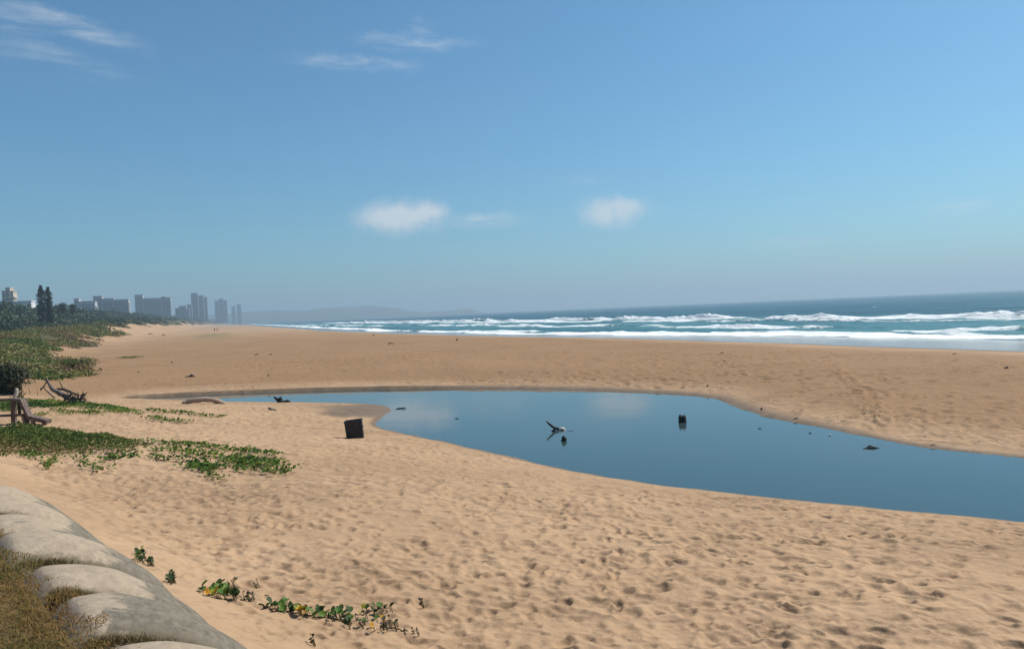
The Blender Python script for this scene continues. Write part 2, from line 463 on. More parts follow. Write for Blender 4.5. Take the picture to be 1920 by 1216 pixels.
def mat_leaf(name, cols, trans=0.25, rough=0.5, spec=0.3, hazeless=None):
    """foliage whose colour varies leaf by leaf through the 'tint' attribute"""
    m, k, b = principled(name, cols[0], rough, spec)
    t = k.attr('tint').outputs['Fac']
    cr = k.node('ShaderNodeValToRGB'); k.l.new(t, cr.inputs[0])
    el = cr.color_ramp.elements
    while len(el) < len(cols): el.new(0.5)
    for i, c in enumerate(cols):
        el[i].position = i / (len(cols) - 1); el[i].color = (*c, 1)
    k.l.new(cr.outputs[0], b.inputs['Base Color'])
    tr = k.node('ShaderNodeBsdfTranslucent'); k.l.new(cr.outputs[0], tr.inputs[0])
    mx = k.node('ShaderNodeMixShader'); mx.inputs[0].default_value = trans
    k.l.new(b.outputs[0], mx.inputs[1]); k.l.new(tr.outputs[0], mx.inputs[2])
    k.l.new(mx.outputs[0], k.n['Material Output'].inputs[0])
    return m

def mat_wood(name, a, c, rough=0.85, scale=9):
    m, k, b = principled(name, a, rough, 0.2)
    p = objco(k)
    n = k.noise(k.mapping(p, (1, 1, 0.4)), scale, 6, 0.65, 0.6)
    k.l.new(k.mix(k.ramp(n, 0.3, 0.7), a, c), b.inputs['Base Color'])
    k.l.new(k.bump(n, 0.5, 0.03), b.inputs['Normal'])
    return m

def mat_plaster(name, a, rough=0.8):
    m, k, b = principled(name, a, rough, 0.25)
    n = k.noise(pos(k), 0.09, 4, 0.6)
    k.l.new(k.mix(k.ramp(n, 0.3, 0.75), a, tuple(v * 0.8 for v in a)), b.inputs['Base Color'])
    return m

def mat_bag():
    m, k, b = principled('geotextile', (0.4, 0.36, 0.3), 0.95, 0.1)
    p = objco(k)
    info = k.node('ShaderNodeObjectInfo')
    off = k.node('ShaderNodeVectorMath', operation='ADD')
    k.l.new(p, off.inputs[0])
    sc = k.node('ShaderNodeVectorMath', operation='SCALE'); sc.inputs[0].default_value = (17, 9, 5)
    k.l.new(info.outputs['Random'], sc.inputs['Scale']); k.l.new(sc.outputs[0], off.inputs[1])
    v = off.outputs[0]
    st_ = k.attr('stain').outputs['Fac']
    n1 = k.noise(k.mapping(v, (0.8, 1.7, 1)), 2.6, 7, 0.68, 0.7); n2 = k.noise(v, 14, 7, 0.75); n3 = k.noise(v, 120, 4, 0.75)
    e = k.math('ADD', st_, k.math('MULTIPLY', k.math('SUBTRACT', n1, 0.5), 2.1))
    grey = k.mix(k.ramp(n2, 0.3, 0.7), (0.110, 0.096, 0.074), (0.225, 0.195, 0.152))
    sandc = k.mix(k.ramp(n2, 0.3, 0.75), (0.385, 0.305, 0.222), (0.26, 0.205, 0.150))
    c = k.mix(k.ramp(e, 0.32, 0.52), sandc, grey)
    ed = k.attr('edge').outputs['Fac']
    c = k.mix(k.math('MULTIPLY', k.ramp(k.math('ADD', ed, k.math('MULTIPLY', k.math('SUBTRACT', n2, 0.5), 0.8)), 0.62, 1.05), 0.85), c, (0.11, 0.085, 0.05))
    c = k.mix(k.math('MULTIPLY', k.ramp(n3, 0.45, 0.75), 0.3), c, (0.16, 0.14, 0.11))
    k.l.new(c, b.inputs['Base Color'])
    h = k.math('ADD', k.math('MULTIPLY', n3, 0.25), n2)
    wr = k.noise(k.mapping(v, (2.2, 0.7, 1), (0, 0, 0.5)), 4.5, 4, 0.6, 1.0)
    k.l.new(k.bump(wr, 0.25, 0.03, k.bump(h, 0.6, 0.02)), b.inputs['Normal'])
    return m

SAND = mat_sand(); LAGOON = mat_lagoon(); SEA = mat_sea(); BAG = mat_bag()
DRIFT_DARK = mat_wood('dark_driftwood', (0.035, 0.026, 0.020), (0.10, 0.075, 0.058))
DRIFT_GREY = mat_wood('grey_driftwood', (0.09, 0.068, 0.060), (0.20, 0.155, 0.135))
DRIFT_PALE = mat_wood('bleached_driftwood', (0.29, 0.205, 0.145), (0.42, 0.31, 0.23))
DRIFT_WHITE = mat_wood('barkless_wood', (0.34, 0.30, 0.27), (0.58, 0.54, 0.49))
PLANK = mat_wood('weathered_plank', (0.075, 0.05, 0.042), (0.20, 0.15, 0.13), 0.85, 14)
STUMP = mat_wood('soaked_wood', (0.006, 0.008, 0.009), (0.022, 0.024, 0.022), 0.6, 12)

# ------------------------------------------------------------------ beach
SAND_HOLES = [hit(96, 651), hit(150, 628), hit(175, 640), hit(58, 668), hit(120, 700)]
HOLE_R = (2.6, 5, 4, 1.6, 1.5)
def holes(x, y):
    m = np.zeros(np.shape(x))
    for h, rad in zip(SAND_HOLES, HOLE_R):
        m = np.maximum(m, np.exp(-((x - h.x) ** 2 + (y - h.y) ** 2) / (rad * rad)))
    return m

def build_beach():
    az = np.concatenate([np.arange(-110, -37, 1.5), np.arange(-37, 37.001, 0.125), np.arange(38.5, 110, 1.5)])
    az = np.radians(az)
    rs = [4.5]
    while rs[-1] < 11000:
        d = rs[-1]
        if d < 65: dr = min(d * d / 3700, 0.14)
        elif d < 300: dr = max(0.25, d * d / 14000)
        else: dr = d * 0.035
        rs.append(d + dr)
    rs = np.array(rs); nr, nc = len(rs), len(az)
    R, A = np.meshgrid(rs, az, indexing='ij')
    X = R * np.sin(A); Y = R * np.cos(A)
    Z = ground(X, Y)
    s, t = st(X, Y); u = t / t_shore(s)
    sd = np.full(X.shape, 60.0); nm = R < 110; sd[nm] = pond_sd(X[nm], Y[nm])
    ydiv = np.interp(X, [-60, -8, 0, 8, 16, 40], [54, 44, 35, 29.5, 23, 22])
    nearside = smooth(3, -3, Y - ydiv)
    w = wall_w(X, Y)
    # trodden sand: softened hoof- and footprints pressed one by one
    D = np.zeros_like(Z)
    i_fine0 = int(np.searchsorted(az, math.radians(-37))); 
    def stamp(cx, cy, L, W, depth, ang, rim):
        r0 = math.hypot(cx, cy); a0 = math.atan2(cx, cy); ext = L * 1.9
        i0 = np.searchsorted(rs, r0 - ext); i1 = np.searchsorted(rs, r0 + ext)
        j0 = np.searchsorted(az, a0 - ext / r0); j1 = np.searchsorted(az, a0 + ext / r0)
        if i1 <= i0 or j1 <= j0: return
        x = X[i0:i1, j0:j1] - cx; y = Y[i0:i1, j0:j1] - cy
        c, s_ = math.cos(ang), math.sin(ang)
        a = (x * c + y * s_) / L; b = (-x * s_ + y * c) / W
        q = a * a + b * b
        D[i0:i1, j0:j1] += -depth * np.exp(-(q ** 3.0)) + rim * depth * np.exp(-((np.sqrt(q) - 1.45) ** 2) * 5)
    n_try = 40000
    rr = np.sqrt(rng.uniform(6.0 ** 2, 50 ** 2, n_try)); aa = np.radians(rng.uniform(-37, 37, n_try))
    cxs, cys = rr * np.sin(aa), rr * np.cos(aa)
    ok_sd = pond_sd(cxs, cys); ww = wall_w(cxs, cys)
    dens = 0.25 + 1.9 * fbm(cxs / 6.5, cys / 5.0, 3, 61)
    yds = np.interp(cxs, [-60, -8, 0, 8, 16, 40], [54, 44, 35, 29.5, 23, 22])
    ok = (ok_sd > 0.5) & (ww > 2.0) & (cys < yds + 2) & (rng.random(n_try) < 0.5 + dens)
    for cx, cy in zip(cxs[ok], cys[ok]):
        k = rng.uniform(0.45, 1.0)
        stamp(cx, cy, 0.16 * k, 0.11 * k, rng.uniform(0.3, 1.0) * 0.042 * k, rng.normal(0, 0.7), rng.uniform(0.15, 0.4))
    n_far = 9000
    rr = np.sqrt(rng.uniform(24 ** 2, 105 ** 2, n_far)); aa = np.radians(rng.uniform(-20, 36, n_far))
    cxs, cys = rr * np.sin(aa), rr * np.cos(aa); ok_sd = pond_sd(cxs, cys)
    s2, t2 = st(cxs, cys); u2 = t2 / t_shore(s2); dens = fbm(cxs / 9, cys / 9, 3, 71)
    for cx, cy, q, uu, dn in zip(cxs, cys, ok_sd, u2, dens):
        yd = np.interp(cx, [-60, -8, 0, 8, 16, 40], [54, 44, 35, 29.5, 23, 22])
        if q < 0.8 or uu > 0.60 or cy < yd or rng.random() > 0.45 + dn * 1.3: continue
        k = rng.uniform(0.8, 1.5)
        stamp(cx, cy, 0.24 * k, 0.15 * k, rng.uniform(0.03, 0.07), rng.uniform(0, 3.1), rng.uniform(0.2, 0.5))
    # crossing trails of walkers on the near sand: paired, heel-to-toe prints
    for (p0, p1, ph) in (((-6, 14), (9, 17), .2), ((1.5, 9.5), (4, 27), 1.1), ((-9, 22), (7, 12), .5), ((4, 11), (-11, 31), .8), ((-1, 10.5), (10, 13.5), .1), ((7, 15), (-3, 34), .4), ((-12, 27), (2, 21), .9), ((2, 8.8), (8, 10.5), .3)):
        a = np.array(p0, float); b = np.array(p1, float); L = np.linalg.norm(b - a); d = (b - a) / L; nrm_ = np.array((-d[1], d[0]))
        an = math.atan2(d[1], d[0])
        for i in range(int(L / 0.62)):
            c_ = a + d * (i * 0.62 + rng.normal(0, .05)) + nrm_ * ((0.11 if i % 2 else -0.11) + 0.5 * math.sin(i * .21 + ph))
            if wall_w(c_[0], c_[1]) < 2.2: continue
            stamp(c_[0] + d[0] * .06, c_[1] + d[1] * .06, 0.10, 0.062, 0.035, an + rng.normal(0, .15), 0.5)
            stamp(c_[0] - d[0] * .09, c_[1] - d[1] * .09, 0.065, 0.05, 0.035, an, 0.4)
    # a walked track over the bar
    a = Vector(hit(1655, 800)); b2 = Vector(hit(1625, 735)); c2 = Vector(hit(1560, 690))
    for i in range(70):
        f = i / 69
        p = a.lerp(b2, f * 2) if f < .5 else b2.lerp(c2, f * 2 - 1)
        stamp(p.x + rng.normal(0, .12), p.y + rng.normal(0, .12), 0.22, 0.17, 0.03, 1.2, 1.2)
    D = np.where(D < -0.03, -0.03 - 0.028 * np.tanh((-0.03 - D) / 0.028), D)      # loose sand slumps back: no print stays deep
    # wind-softened hummocks between the prints
    hum = (0.034 * fbm(X / 0.75, Y / 0.75, 2, 81) + 0.055 * fbm(X / 2.1, Y / 2.6, 3, 91))
    ridge = 0.035 * (0.5 - np.abs(vnoise(X / 0.52 + 1.3 * vnoise(X / 1.7, Y / 1.7, 3), Y / 0.40, 101)) * 2)
    calm = smooth(0.05, 1.0, sd) * smooth(0.6, 0.45, u) * smooth(1.0, 3.0, w)
    Z = Z + calm * (D + hum * (0.45 + 0.55 * nearside) + ridge * nearside * smooth(60, 30, R))
    wet = np.exp(-np.maximum(sd, 0) / (0.30 + 0.40 * (1 - nearside) * smooth(-14, 2, X) + 0.08 * (1 - nearside)))
    spit = np.exp(-(((X + 7.6) / 3.4) ** 2 + ((Y - 38.0) / 3.2) ** 2))
    wet = np.maximum(wet, 0.8 * smooth(0.12, 0.8, spit + 0.25 * fbm(X / 1.5, Y / 1.5, 3, 47)) * smooth(5, 2, sd)) * smooth(-3, 0.0, sd + 2.9)
    wet = np.maximum(wet, smooth(0.60, 0.71, u))
    film = smooth(0.62, 0.74, u)
    berm = (1 - nearside) * smooth(0, 3, sd) * smooth(0.64, 0.52, u) * smooth(-0.6, -0.1, u) * smooth(400, 90, R)
    q = t_toe(s) - t
    lit = vegmask(X, Y)
    ol = np.exp(-(((s - 255) / 60) ** 2 + ((t + 1.5 + 3 * vnoise(s / 15, t / 15, 9)) / 5.5) ** 2)) 
    V = np.stack([X.ravel(), Y.ravel(), Z.ravel()], 1)
    me = mesh_from('beach', V, grid_faces(nr, nc)[:, ::-1], SAND, True,
                   dict(wet=wet.ravel(), film=film.ravel(), berm=berm.ravel(), litter=lit.ravel(), olive=ol.ravel()))
    o = obj('beach', me); tag(o, 'trodden tan sand beach rising into low dunes', 'beach', kind='structure')

def vegmask(x, y):
    s, t = st(x, y)
    tt = t_toe(s) + 5 * fbm(s / 40, t / 40, 3, 3) * smooth(30, 80, s)
    q = tt - t + 9 * fbm(x / 16, y / 16, 3, 55)
    q0 = np.interp(s, [0, 60, 180, 240, 320, 600, 1500, 4000], [2.0, 2.5, 3.0, 9, 14, 14, 11, 12])
    return smooth(q0 - 1.5, q0 + 3.0, q) * (1 - smooth(0.3, 0.55, holes(x, y)))

build_beach()

def build_lagoon():
    P = np.array(POND); c = P.mean(0)
    nxt = np.roll(P, -1, 0) - np.roll(P, 1, 0)
    nrm = np.stack([nxt[:, 1], -nxt[:, 0]], 1); nrm /= np.linalg.norm(nrm, axis=1)[:, None] + 1e-9
    area = 0.5 * np.sum(P[:, 0] * np.roll(P[:, 1], -1) - np.roll(P[:, 0], -1) * P[:, 1])
    if area < 0: nrm = -nrm; 
    Q = P + nrm * 0.55
    me = bpy.data.meshes.new('lagoon')
    pts = [(x, y, 0.0) for x, y in Q]
    if area < 0: pts = pts[::-1]
    me.from_pydata(pts, [], [tuple(range(len(pts)))]); me.materials.append(LAGOON)
    tag(obj('lagoon', me), 'still blue lagoon lying across the beach', 'lagoon', kind='structure')
build_lagoon()

# ------------------------------------------------------------------ sea with its breakers
def build_sea():
    ss = [22.0]
    while ss[-1] < 12000:
        s = ss[-1]; ss.append(s + max(0.4, 0.006 * s if s < 1600 else 0.05 * s))
    ss = np.array([-12000, -3000, -800, -200, -60, -20, 0, 10] + ss)
    ts = [44.0]
    while ts[-1] < 12500:
        t = ts[-1]; ts.append(t + (0.4 if t < 165 else 0.018 * t))
    ts = np.array(ts)
    S, T = np.meshgrid(ss, ts, indexing='ij')
    tsh = t_shore(S)
    H = np.zeros_like(S); foam = np.zeros_like(S)
    def breaker(tc, amp, front, back, fo, ftrail, seed, edge=0.5):
        """one line of breaking water: steep towards the beach, foam on the crest and trailing behind"""
        d = T - (tc + 5.0 * fbm(S / 38, S * 0, 3, seed) + 2.4 * fbm(S / 6.5, S * 0, 3, seed + 9))
        A = amp * np.clip(0.75 + 1.1 * fbm(S / 21, S * 0 + 2, 3, seed + 3), 0, 1.6)
        prof = np.where(d < 0, np.exp(-(d / front) ** 2), np.exp(-(d / back) ** 2))
        ragged = 1 + 0.8 * fbm(S / 2.2, T / 1.7, 3, seed + 5)
        f = fo * np.where(d < 0, np.exp(-(d / (front * 2.1)) ** 2), np.exp(-(d / ftrail) ** 2))
        f = f * np.clip(1.0 + 1.3 * fbm(S / 24, S * 0 + 7, 3, seed + 11), 0.3, 1.3)
        return A * prof * ragged, f
    def add(win, *a, **k):
        nonlocal H, foam
        h, f = breaker(*a, **k); H += h * win; foam = np.maximum(foam, f * win)
    one = np.ones_like(S)
    w_far = smooth(1600, 700, S)
    add(w_far, 146 + np.interp(S, [0, 100, 300, 1500], [0, 0, 8, 10]), 1.15, 1.3, 6.5, 1.45, 9.0, 200)
    add(w_far * smooth(20, 60, S), 133 + 0 * S, 0.5, 1.4, 4.5, 1.2, 7.5, 240)
    add(smooth(85, 120, S) * smooth(520, 380, S), 101 + 0 * S, 0.5, 1.2, 4.5, 1.0, 4.0, 280)
    add(smooth(400, 480, S) * w_far, 88 + 0 * S, 0.6, 1.2, 4.5, 1.0, 5.0, 310)
    add(smooth(64, 70, S) * smooth(91, 86, S), 94 + 0 * S, 0.55, 0.9, 2.6, 1.3, 2.2, 320)
    add(smooth(118, 124, S) * smooth(150, 138, S), 154 + 0 * S, 0.9, 1.3, 4, 1.2, 3, 350)
    add(one, tsh + 4.5, 0.42, 1.0, 3.5, 1.4, 3.2, 360)
    add(one, tsh + 8.5, 0.18, 1.2, 3.5, 0.95, 3.0, 380)
    # swell and chop
    off = smooth(140, 175, T)
    H += 0.30 * np.sin((T + 7 * fbm(S / 70, T / 70, 2, 400)) / 5.2) * off * smooth(700, 250, T)
    H += (0.16 * fbm(S / 4.5, T / 2.4, 3, 410) + 0.30 * fbm(S / 14, T / 7, 2, 430)) * smooth(0, 14, T - tsh) * smooth(500, 250, T)
    thin = np.clip((T - tsh) / 3.0, -1, 1)
    Z = SEA_Z + H * smooth(-1.0, 5, T - tsh) + 0.012 + 0.0 * thin
    sandy = smooth(5.5, -0.5, T - tsh) * 0.75
    shallow = smooth(175, 150, T) * smooth(4, 12, T - tsh)
    opn = smooth(150, 185, T) * smooth(3500, 1200, T)
    X, Y = xy(S, T)
    V = np.stack([X.ravel(), Y.ravel(), Z.ravel()], 1)
    me = mesh_from('sea', V, grid_faces(len(ss), len(ts))[:, ::-1], SEA, True,
                   dict(foam=foam.ravel(), sandy=sandy.ravel(), shallow=shallow.ravel(), open=opn.ravel()))
    tag(obj('sea', me), 'teal sea with lines of white breakers', 'sea', kind='structure')
build_sea()

# ------------------------------------------------------------------ far headland
def build_hills():
    m, k, b = principled('wooded_hills', (0.05, 0.07, 0.04), 0.95, 0.1)
    n = k.noise(pos(k), 0.01, 5, 0.6)
    k.l.new(k.mix(k.ramp(n, 0.35, 0.65), (0.035, 0.05, 0.03), (0.10, 0.10, 0.07)), b.inputs['Base Color'])
    # crest traced by bearing; body 2 km deep
    D0 = 5600.0
    prof = [(380, 590), (440, 588), (480, 583), (520, 581), (570, 582), (610, 577), (660, 574), (700, 573), (740, 577), (770, 583), (800, 585),
            (850, 581), (880, 578), (905, 585), (930, 590)]
    pxs = np.linspace(380, 930, 140); pys = np.interp(pxs, [p[0] for p in prof], [p[1] for p in prof])
    rows = np.linspace(-1, 1, 11); V = []
    for j, rw in enumerate(rows):
        for px, py in zip(pxs, pys):
            d = ray(px, py); a = math.atan2(d.x, d.y)
            top = CAMZ + D0 * math.tan(math.asin(d.z)) + 4 * float(vnoise(px / 9, 0.5, 3))
            dist = D0 + rw * 900
            z = -12 + (top + 12) * max(0.0, 1 - abs(rw) ** 1.7) * (1 + 0.12 * float(vnoise(px / 14, j * 1.3, 9)) * (abs(rw) > .05))
            V.append((dist * math.sin(a), dist * math.cos(a), z))
    me = mesh_from('hills', V, grid_faces(len(rows), len(pxs))[:, ::-1], m)
    tag(obj('hills', me), 'faint hazy headland across the bay', 'hills', kind='structure')
build_hills()

# ------------------------------------------------------------------ foliage tools
def leaf_cloud(P, Nrm, size, fold=0.25, aspect=0.75):
    """many folded leaves: P centres, Nrm facing directions, size lengths -> verts, quads' worth of triangles"""
    n = len(P)
    Nrm = Nrm / (np.linalg.norm(Nrm, axis=1)[:, None] + 1e-9)
    a = np.cross(Nrm, rng.normal(size=(n, 3))); a /= np.linalg.norm(a, axis=1)[:, None] + 1e-9
    b = np.cross(Nrm, a); L = size[:, None]
    v0 = P - a * L * 0.5; v1 = P + a * L * 0.5
    v2 = P + b * L * 0.5 * aspect + Nrm * L * fold; v3 = P - b * L * 0.5 * aspect + Nrm * L * fold
    V = np.stack([v0, v2, v1, v3], 1).reshape(-1, 3)
    k = np.arange(n)[:, None] * 4
    F = np.concatenate([k + np.array([[0, 2, 1]]), k + np.array([[0, 3, 2]])], 0)
    return V, F

def dome_clump(c, rx, rz, n, leaf, up=0.5, seed_tint=None):
    """leaves spread through the shell and body of a rounded clump"""
    d = rng.normal(size=(n, 3)); d /= np.linalg.norm(d, axis=1)[:, None]; d[:, 2] = np.abs(d[:, 2]) * 1.0 - 0.08
    k = (0.55 + 0.5 * rng.random(n)) * (1 + 0.35 * vnoise(d[:, 0] * 2.3 + c[0], d[:, 1] * 2.3 + c[1], 5) * 2)
    P = np.array(c)[None, :] + d * k[:, None] * np.array([rx, rx, rz])[None, :]
    Nn = d + rng.normal(size=(n, 3)) * 0.55 + np.array([0, 0, up])
    return P, Nn, leaf * rng.uniform(0.6, 1.35, n)

def leaf_mesh(name, parts, mat):
    """parts: list of (P, N, size, tint)"""
    P = np.concatenate([p[0] for p in parts]); N_ = np.concatenate([p[1] for p in parts])
    S = np.concatenate([p[2] for p in parts]); T = np.concatenate([np.broadcast_to(p[3], p[2].shape) for p in parts])
    V, F = leaf_cloud(P, N_, S)
    T = np.clip(T + rng.normal(0, 0.12, T.shape), 0, 1)
    return mesh_from(name, V, F, mat, False, dict(tint=np.repeat(T, 4)))

SCRUB = mat_leaf('dune_scrub_leaves', [(0.060, 0.095, 0.022), (0.120, 0.155, 0.034), (0.195, 0.185, 0.050), (0.24, 0.180, 0.075), (0.18, 0.115, 0.062)])
THICKET = mat_leaf('thicket_leaves', [(0.022, 0.040, 0.022), (0.038, 0.062, 0.028), (0.055, 0.085, 0.034), (0.080, 0.095, 0.042)], 0.2)
VINE = mat_leaf('vine_leaves', [(0.035, 0.080, 0.015), (0.075, 0.150, 0.022), (0.130, 0.210, 0.035), (0.24, 0.25, 0.045), (0.16, 0.105, 0.04)], 0.35, 0.6, 0.2)
GREENMAT = mat_leaf('ground_cover_leaves', [(0.045, 0.075, 0.018), (0.085, 0.125, 0.026), (0.13, 0.155, 0.038), (0.17, 0.135, 0.05)], 0.3, 0.7, 0.15)
DARKBUSH = mat_leaf('dark_shrub_leaves', [(0.024, 0.036, 0.016), (0.042, 0.060, 0.024), (0.075, 0.078, 0.038), (0.13, 0.10, 0.06)], 0.2)
CONIFER = mat_leaf('conifer_needles', [(0.008, 0.016, 0.014), (0.016, 0.028, 0.020), (0.024, 0.036, 0.024)], 0.05)
STEM = principled('vine_stem', (0.12, 0.10, 0.05), 0.8)[0]
BARK = mat_wood('bark', (0.05, 0.04, 0.03), (0.11, 0.085, 0.065))

def in_poly(x, y, poly):
    inside = np.zeros(x.shape, bool)
    for (ax, ay), (bx, by) in zip(poly, poly[1:] + poly[:1]):
        inside ^= ((ay > y) != (by > y)) & (x < (bx - ax) * (y - ay) / ((by - ay) or 1e-9) + ax)
    return inside

def px_poly(pxs):
    return [tuple(hit(a, b)[:2]) for a, b in pxs]

def scatter_poly(poly, n):
    xs = [p[0] for p in poly]; ys = [p[1] for p in poly]
    x = rng.uniform(min(xs), max(xs), n); y = rng.uniform(min(ys), max(ys), n)
    m = in_poly(x, y, poly); return x[m], y[m]

# ------------------------------------------------------------------ town on the far dune
CONC_GREY = mat_plaster('grey_concrete', (0.50, 0.48, 0.48)); CONC_DARK = mat_plaster('dark_concrete', (0.36, 0.355, 0.36))  # concrete kept light so its colour carries part of the distance haze
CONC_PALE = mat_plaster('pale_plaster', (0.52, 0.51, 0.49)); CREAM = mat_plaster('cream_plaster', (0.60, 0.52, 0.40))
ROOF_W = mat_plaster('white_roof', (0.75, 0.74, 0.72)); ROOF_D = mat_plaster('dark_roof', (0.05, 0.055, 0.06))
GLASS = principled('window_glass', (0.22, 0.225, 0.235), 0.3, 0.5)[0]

def building(name, label, dist, base_px, blocks, depth, wall, slabs=True, floor=3.2, roofmat=None, cat='building', rot=None):
    """blocks: (px0, px1, top_py) volumes side by side; heights and widths follow from the bearing at its real distance"""
    d0 = ray(base_px, 600); hor = math.hypot(d0.x, d0.y); bx, by = d0.x / hor * dist, d0.y / hor * dist
    gz0 = min(gz(bx, by), 40) - 1.5
    root = thing(name, label, cat, (bx, by, gz0), TH if rot is None else rot)
    mpx = by / FPX / (math.cos(TH) - d0.x / d0.y * math.sin(TH))
    mats = wall if isinstance(wall, (list, tuple)) else [wall] * len(blocks)
    for i, ((a, b, top), wm) in enumerate(zip(blocks, mats)):
        dt = ray((a + b) / 2, top); topz = CAMZ + dist * dt.z / math.hypot(dt.x, dt.y)
        h = topz - gz0; x0 = (a - base_px) * mpx; x1 = (b - base_px) * mpx
        dy = 0.12 * i
        V, F = boxvf(x0, x1, -depth / 2 + dy, depth / 2 - dy, 0, h)
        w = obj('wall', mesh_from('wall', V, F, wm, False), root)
        V, F = boxvf(x0 - 0.3, x1 + 0.3, -depth / 2 - 0.3 + dy, depth / 2 + 0.3 - dy, h, h + 0.7)
        obj('roof', mesh_from('roof', V, F, roofmat or CONC_DARK, False), w)
        if slabs:
            nf = int(h / floor)
            for f in range(1, nf):
                z = f * floor
                V, F = boxvf(x0 + 0.2, x1 + (1.1 if i == len(blocks) - 1 else -0.2), -depth / 2 - 1.0 + dy, depth / 2 - 2, z, z + 0.9)
                obj('balcony', mesh_from('balcony', V, F, wm, False), w)
                V, F = boxvf(x0 + 0.6, x1 - 0.6, -depth / 2 - 0.06 + dy, -depth / 2 + dy + 0.2, z + 0.95, z + floor - 0.15)
                obj('window', mesh_from('window', V, F, GLASS, False), w)
    return root

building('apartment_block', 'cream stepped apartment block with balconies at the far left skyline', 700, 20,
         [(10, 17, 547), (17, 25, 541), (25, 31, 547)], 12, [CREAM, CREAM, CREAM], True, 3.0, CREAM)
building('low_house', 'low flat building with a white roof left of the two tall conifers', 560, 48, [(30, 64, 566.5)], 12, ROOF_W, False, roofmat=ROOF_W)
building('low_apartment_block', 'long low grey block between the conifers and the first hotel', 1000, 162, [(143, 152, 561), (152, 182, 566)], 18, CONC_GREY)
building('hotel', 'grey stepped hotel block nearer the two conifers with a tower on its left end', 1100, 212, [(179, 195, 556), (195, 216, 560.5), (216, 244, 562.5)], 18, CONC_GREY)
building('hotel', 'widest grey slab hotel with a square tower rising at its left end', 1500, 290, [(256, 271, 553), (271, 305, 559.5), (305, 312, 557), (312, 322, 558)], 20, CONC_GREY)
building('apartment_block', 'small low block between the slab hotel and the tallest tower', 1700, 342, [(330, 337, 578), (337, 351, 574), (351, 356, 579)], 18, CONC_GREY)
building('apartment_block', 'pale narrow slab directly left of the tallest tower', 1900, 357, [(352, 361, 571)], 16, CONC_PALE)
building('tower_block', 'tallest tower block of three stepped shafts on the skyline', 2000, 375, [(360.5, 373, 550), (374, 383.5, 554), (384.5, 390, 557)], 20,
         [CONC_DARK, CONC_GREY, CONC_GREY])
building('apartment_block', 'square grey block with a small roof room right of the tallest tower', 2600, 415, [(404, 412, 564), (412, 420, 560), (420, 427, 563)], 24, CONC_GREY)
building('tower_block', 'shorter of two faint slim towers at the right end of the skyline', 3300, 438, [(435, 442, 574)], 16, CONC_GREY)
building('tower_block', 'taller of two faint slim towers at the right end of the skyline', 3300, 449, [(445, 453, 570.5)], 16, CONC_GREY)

def tree(name, label, px, dist, top_py, half_px, kind, leafmat, seed):
    d0 = ray(px, 600); hh = math.hypot(d0.x, d0.y); bx, by = d0.x / hh * dist, d0.y / hh * dist; z0 = gz(bx, by)
    dt = ray(px, top_py); H = CAMZ + dist * dt.z / math.hypot(dt.x, dt.y) - z0
    W = half_px * by / FPX
    root = thing(name, label, 'tree', (bx, by, z0 - 0.3))
    r_ = random.Random(seed)
    if kind == 'conifer':
        pts = [(0, 0, 0), (0.1, 0, H * .3), (-0.1, 0.05, H * .65), (0, 0, H * .97)]
        V, F = tube(pts, [0.32, 0.26, 0.17, 0.05], 8, seed); obj('trunk', mesh_from('trunk', V, F, BARK), root)
        parts = []
        nl = 26
        for i in range(nl):
            f = i / (nl - 1); z = H * (0.14 + 0.85 * f)
            w = W * (0.62 + 0.38 * math.sin(min(1, (1 - f) * 1.9) * math.pi / 2)) * (1 if f < .85 else max(0.35, (1 - f) / .15)) * r_.uniform(0.72, 1.15)
            for q in range(9):
                an = r_.uniform(0, 6.28); n = 26
                rr_ = np.sqrt(rng.random(n)) * w
                P = np.stack([rr_ * math.cos(an) + rng.normal(0, .14, n), rr_ * math.sin(an) + rng.normal(0, .14, n), z + rr_ * 0.22 + rng.normal(0, .12, n)], 1)
                parts.append((P, rng.normal(size=(n, 3)), rng.uniform(.2, .42, n), r_.uniform(0, 1)))
        obj('crown', leaf_mesh('crown', parts, leafmat), root)
    else:
        pts = [(0, 0, 0), (0.2, 0.1, H * .25), (0.1, 0.3, H * .5), (0.3, 0.1, H * .8)]
        V, F = tube(pts, [0.3, 0.24, 0.18, 0.08], 8, seed)
        lim = [tube([(0.15, 0.2, H * .4), (math.cos(a) * W * .5, math.sin(a) * W * .5, H * .7)], [0.12, 0.05], 6, seed + i) for i, a in enumerate((0.3, 2.2, 4.1))]
        V, F = join([(V, F)] + lim); obj('trunk', mesh_from('trunk', V, F, BARK), root)
        parts = []
        for q in range(16):
            an = r_.uniform(0, 6.28); rr_ = W * r_.uniform(0, .75)
            c = (rr_ * math.cos(an), rr_ * math.sin(an), H * r_.uniform(.42, .82))
            P, N_, S = dome_clump(c, W * .42, H * .17, 130, 0.42); parts.append((P, N_, S, r_.uniform(0, 1)))
        obj('crown', leaf_mesh('crown', parts, leafmat), root)
    return root
tree('conifer_tree', 'taller left one of two dark columnar conifers on the skyline', 79.5, 330, 534, 8.0, 'conifer', CONIFER, 3)
tree('conifer_tree', 'shorter right one of two dark columnar conifers on the skyline', 92.5, 335, 537, 7.2, 'conifer', CONIFER, 4)
tree('round_tree', 'low domed tree on the ridge just right of the conifers', 117, 420, 565, 15, 'round', THICKET, 5)
tree('round_tree', 'small domed tree on the ridge left of the long low block', 137, 430, 565.5, 7, 'round', THICKET, 6)
tree('round_tree', 'dark domed tree on the ridge under the cream apartment block', 4, 420, 562, 12, 'round', THICKET, 8)

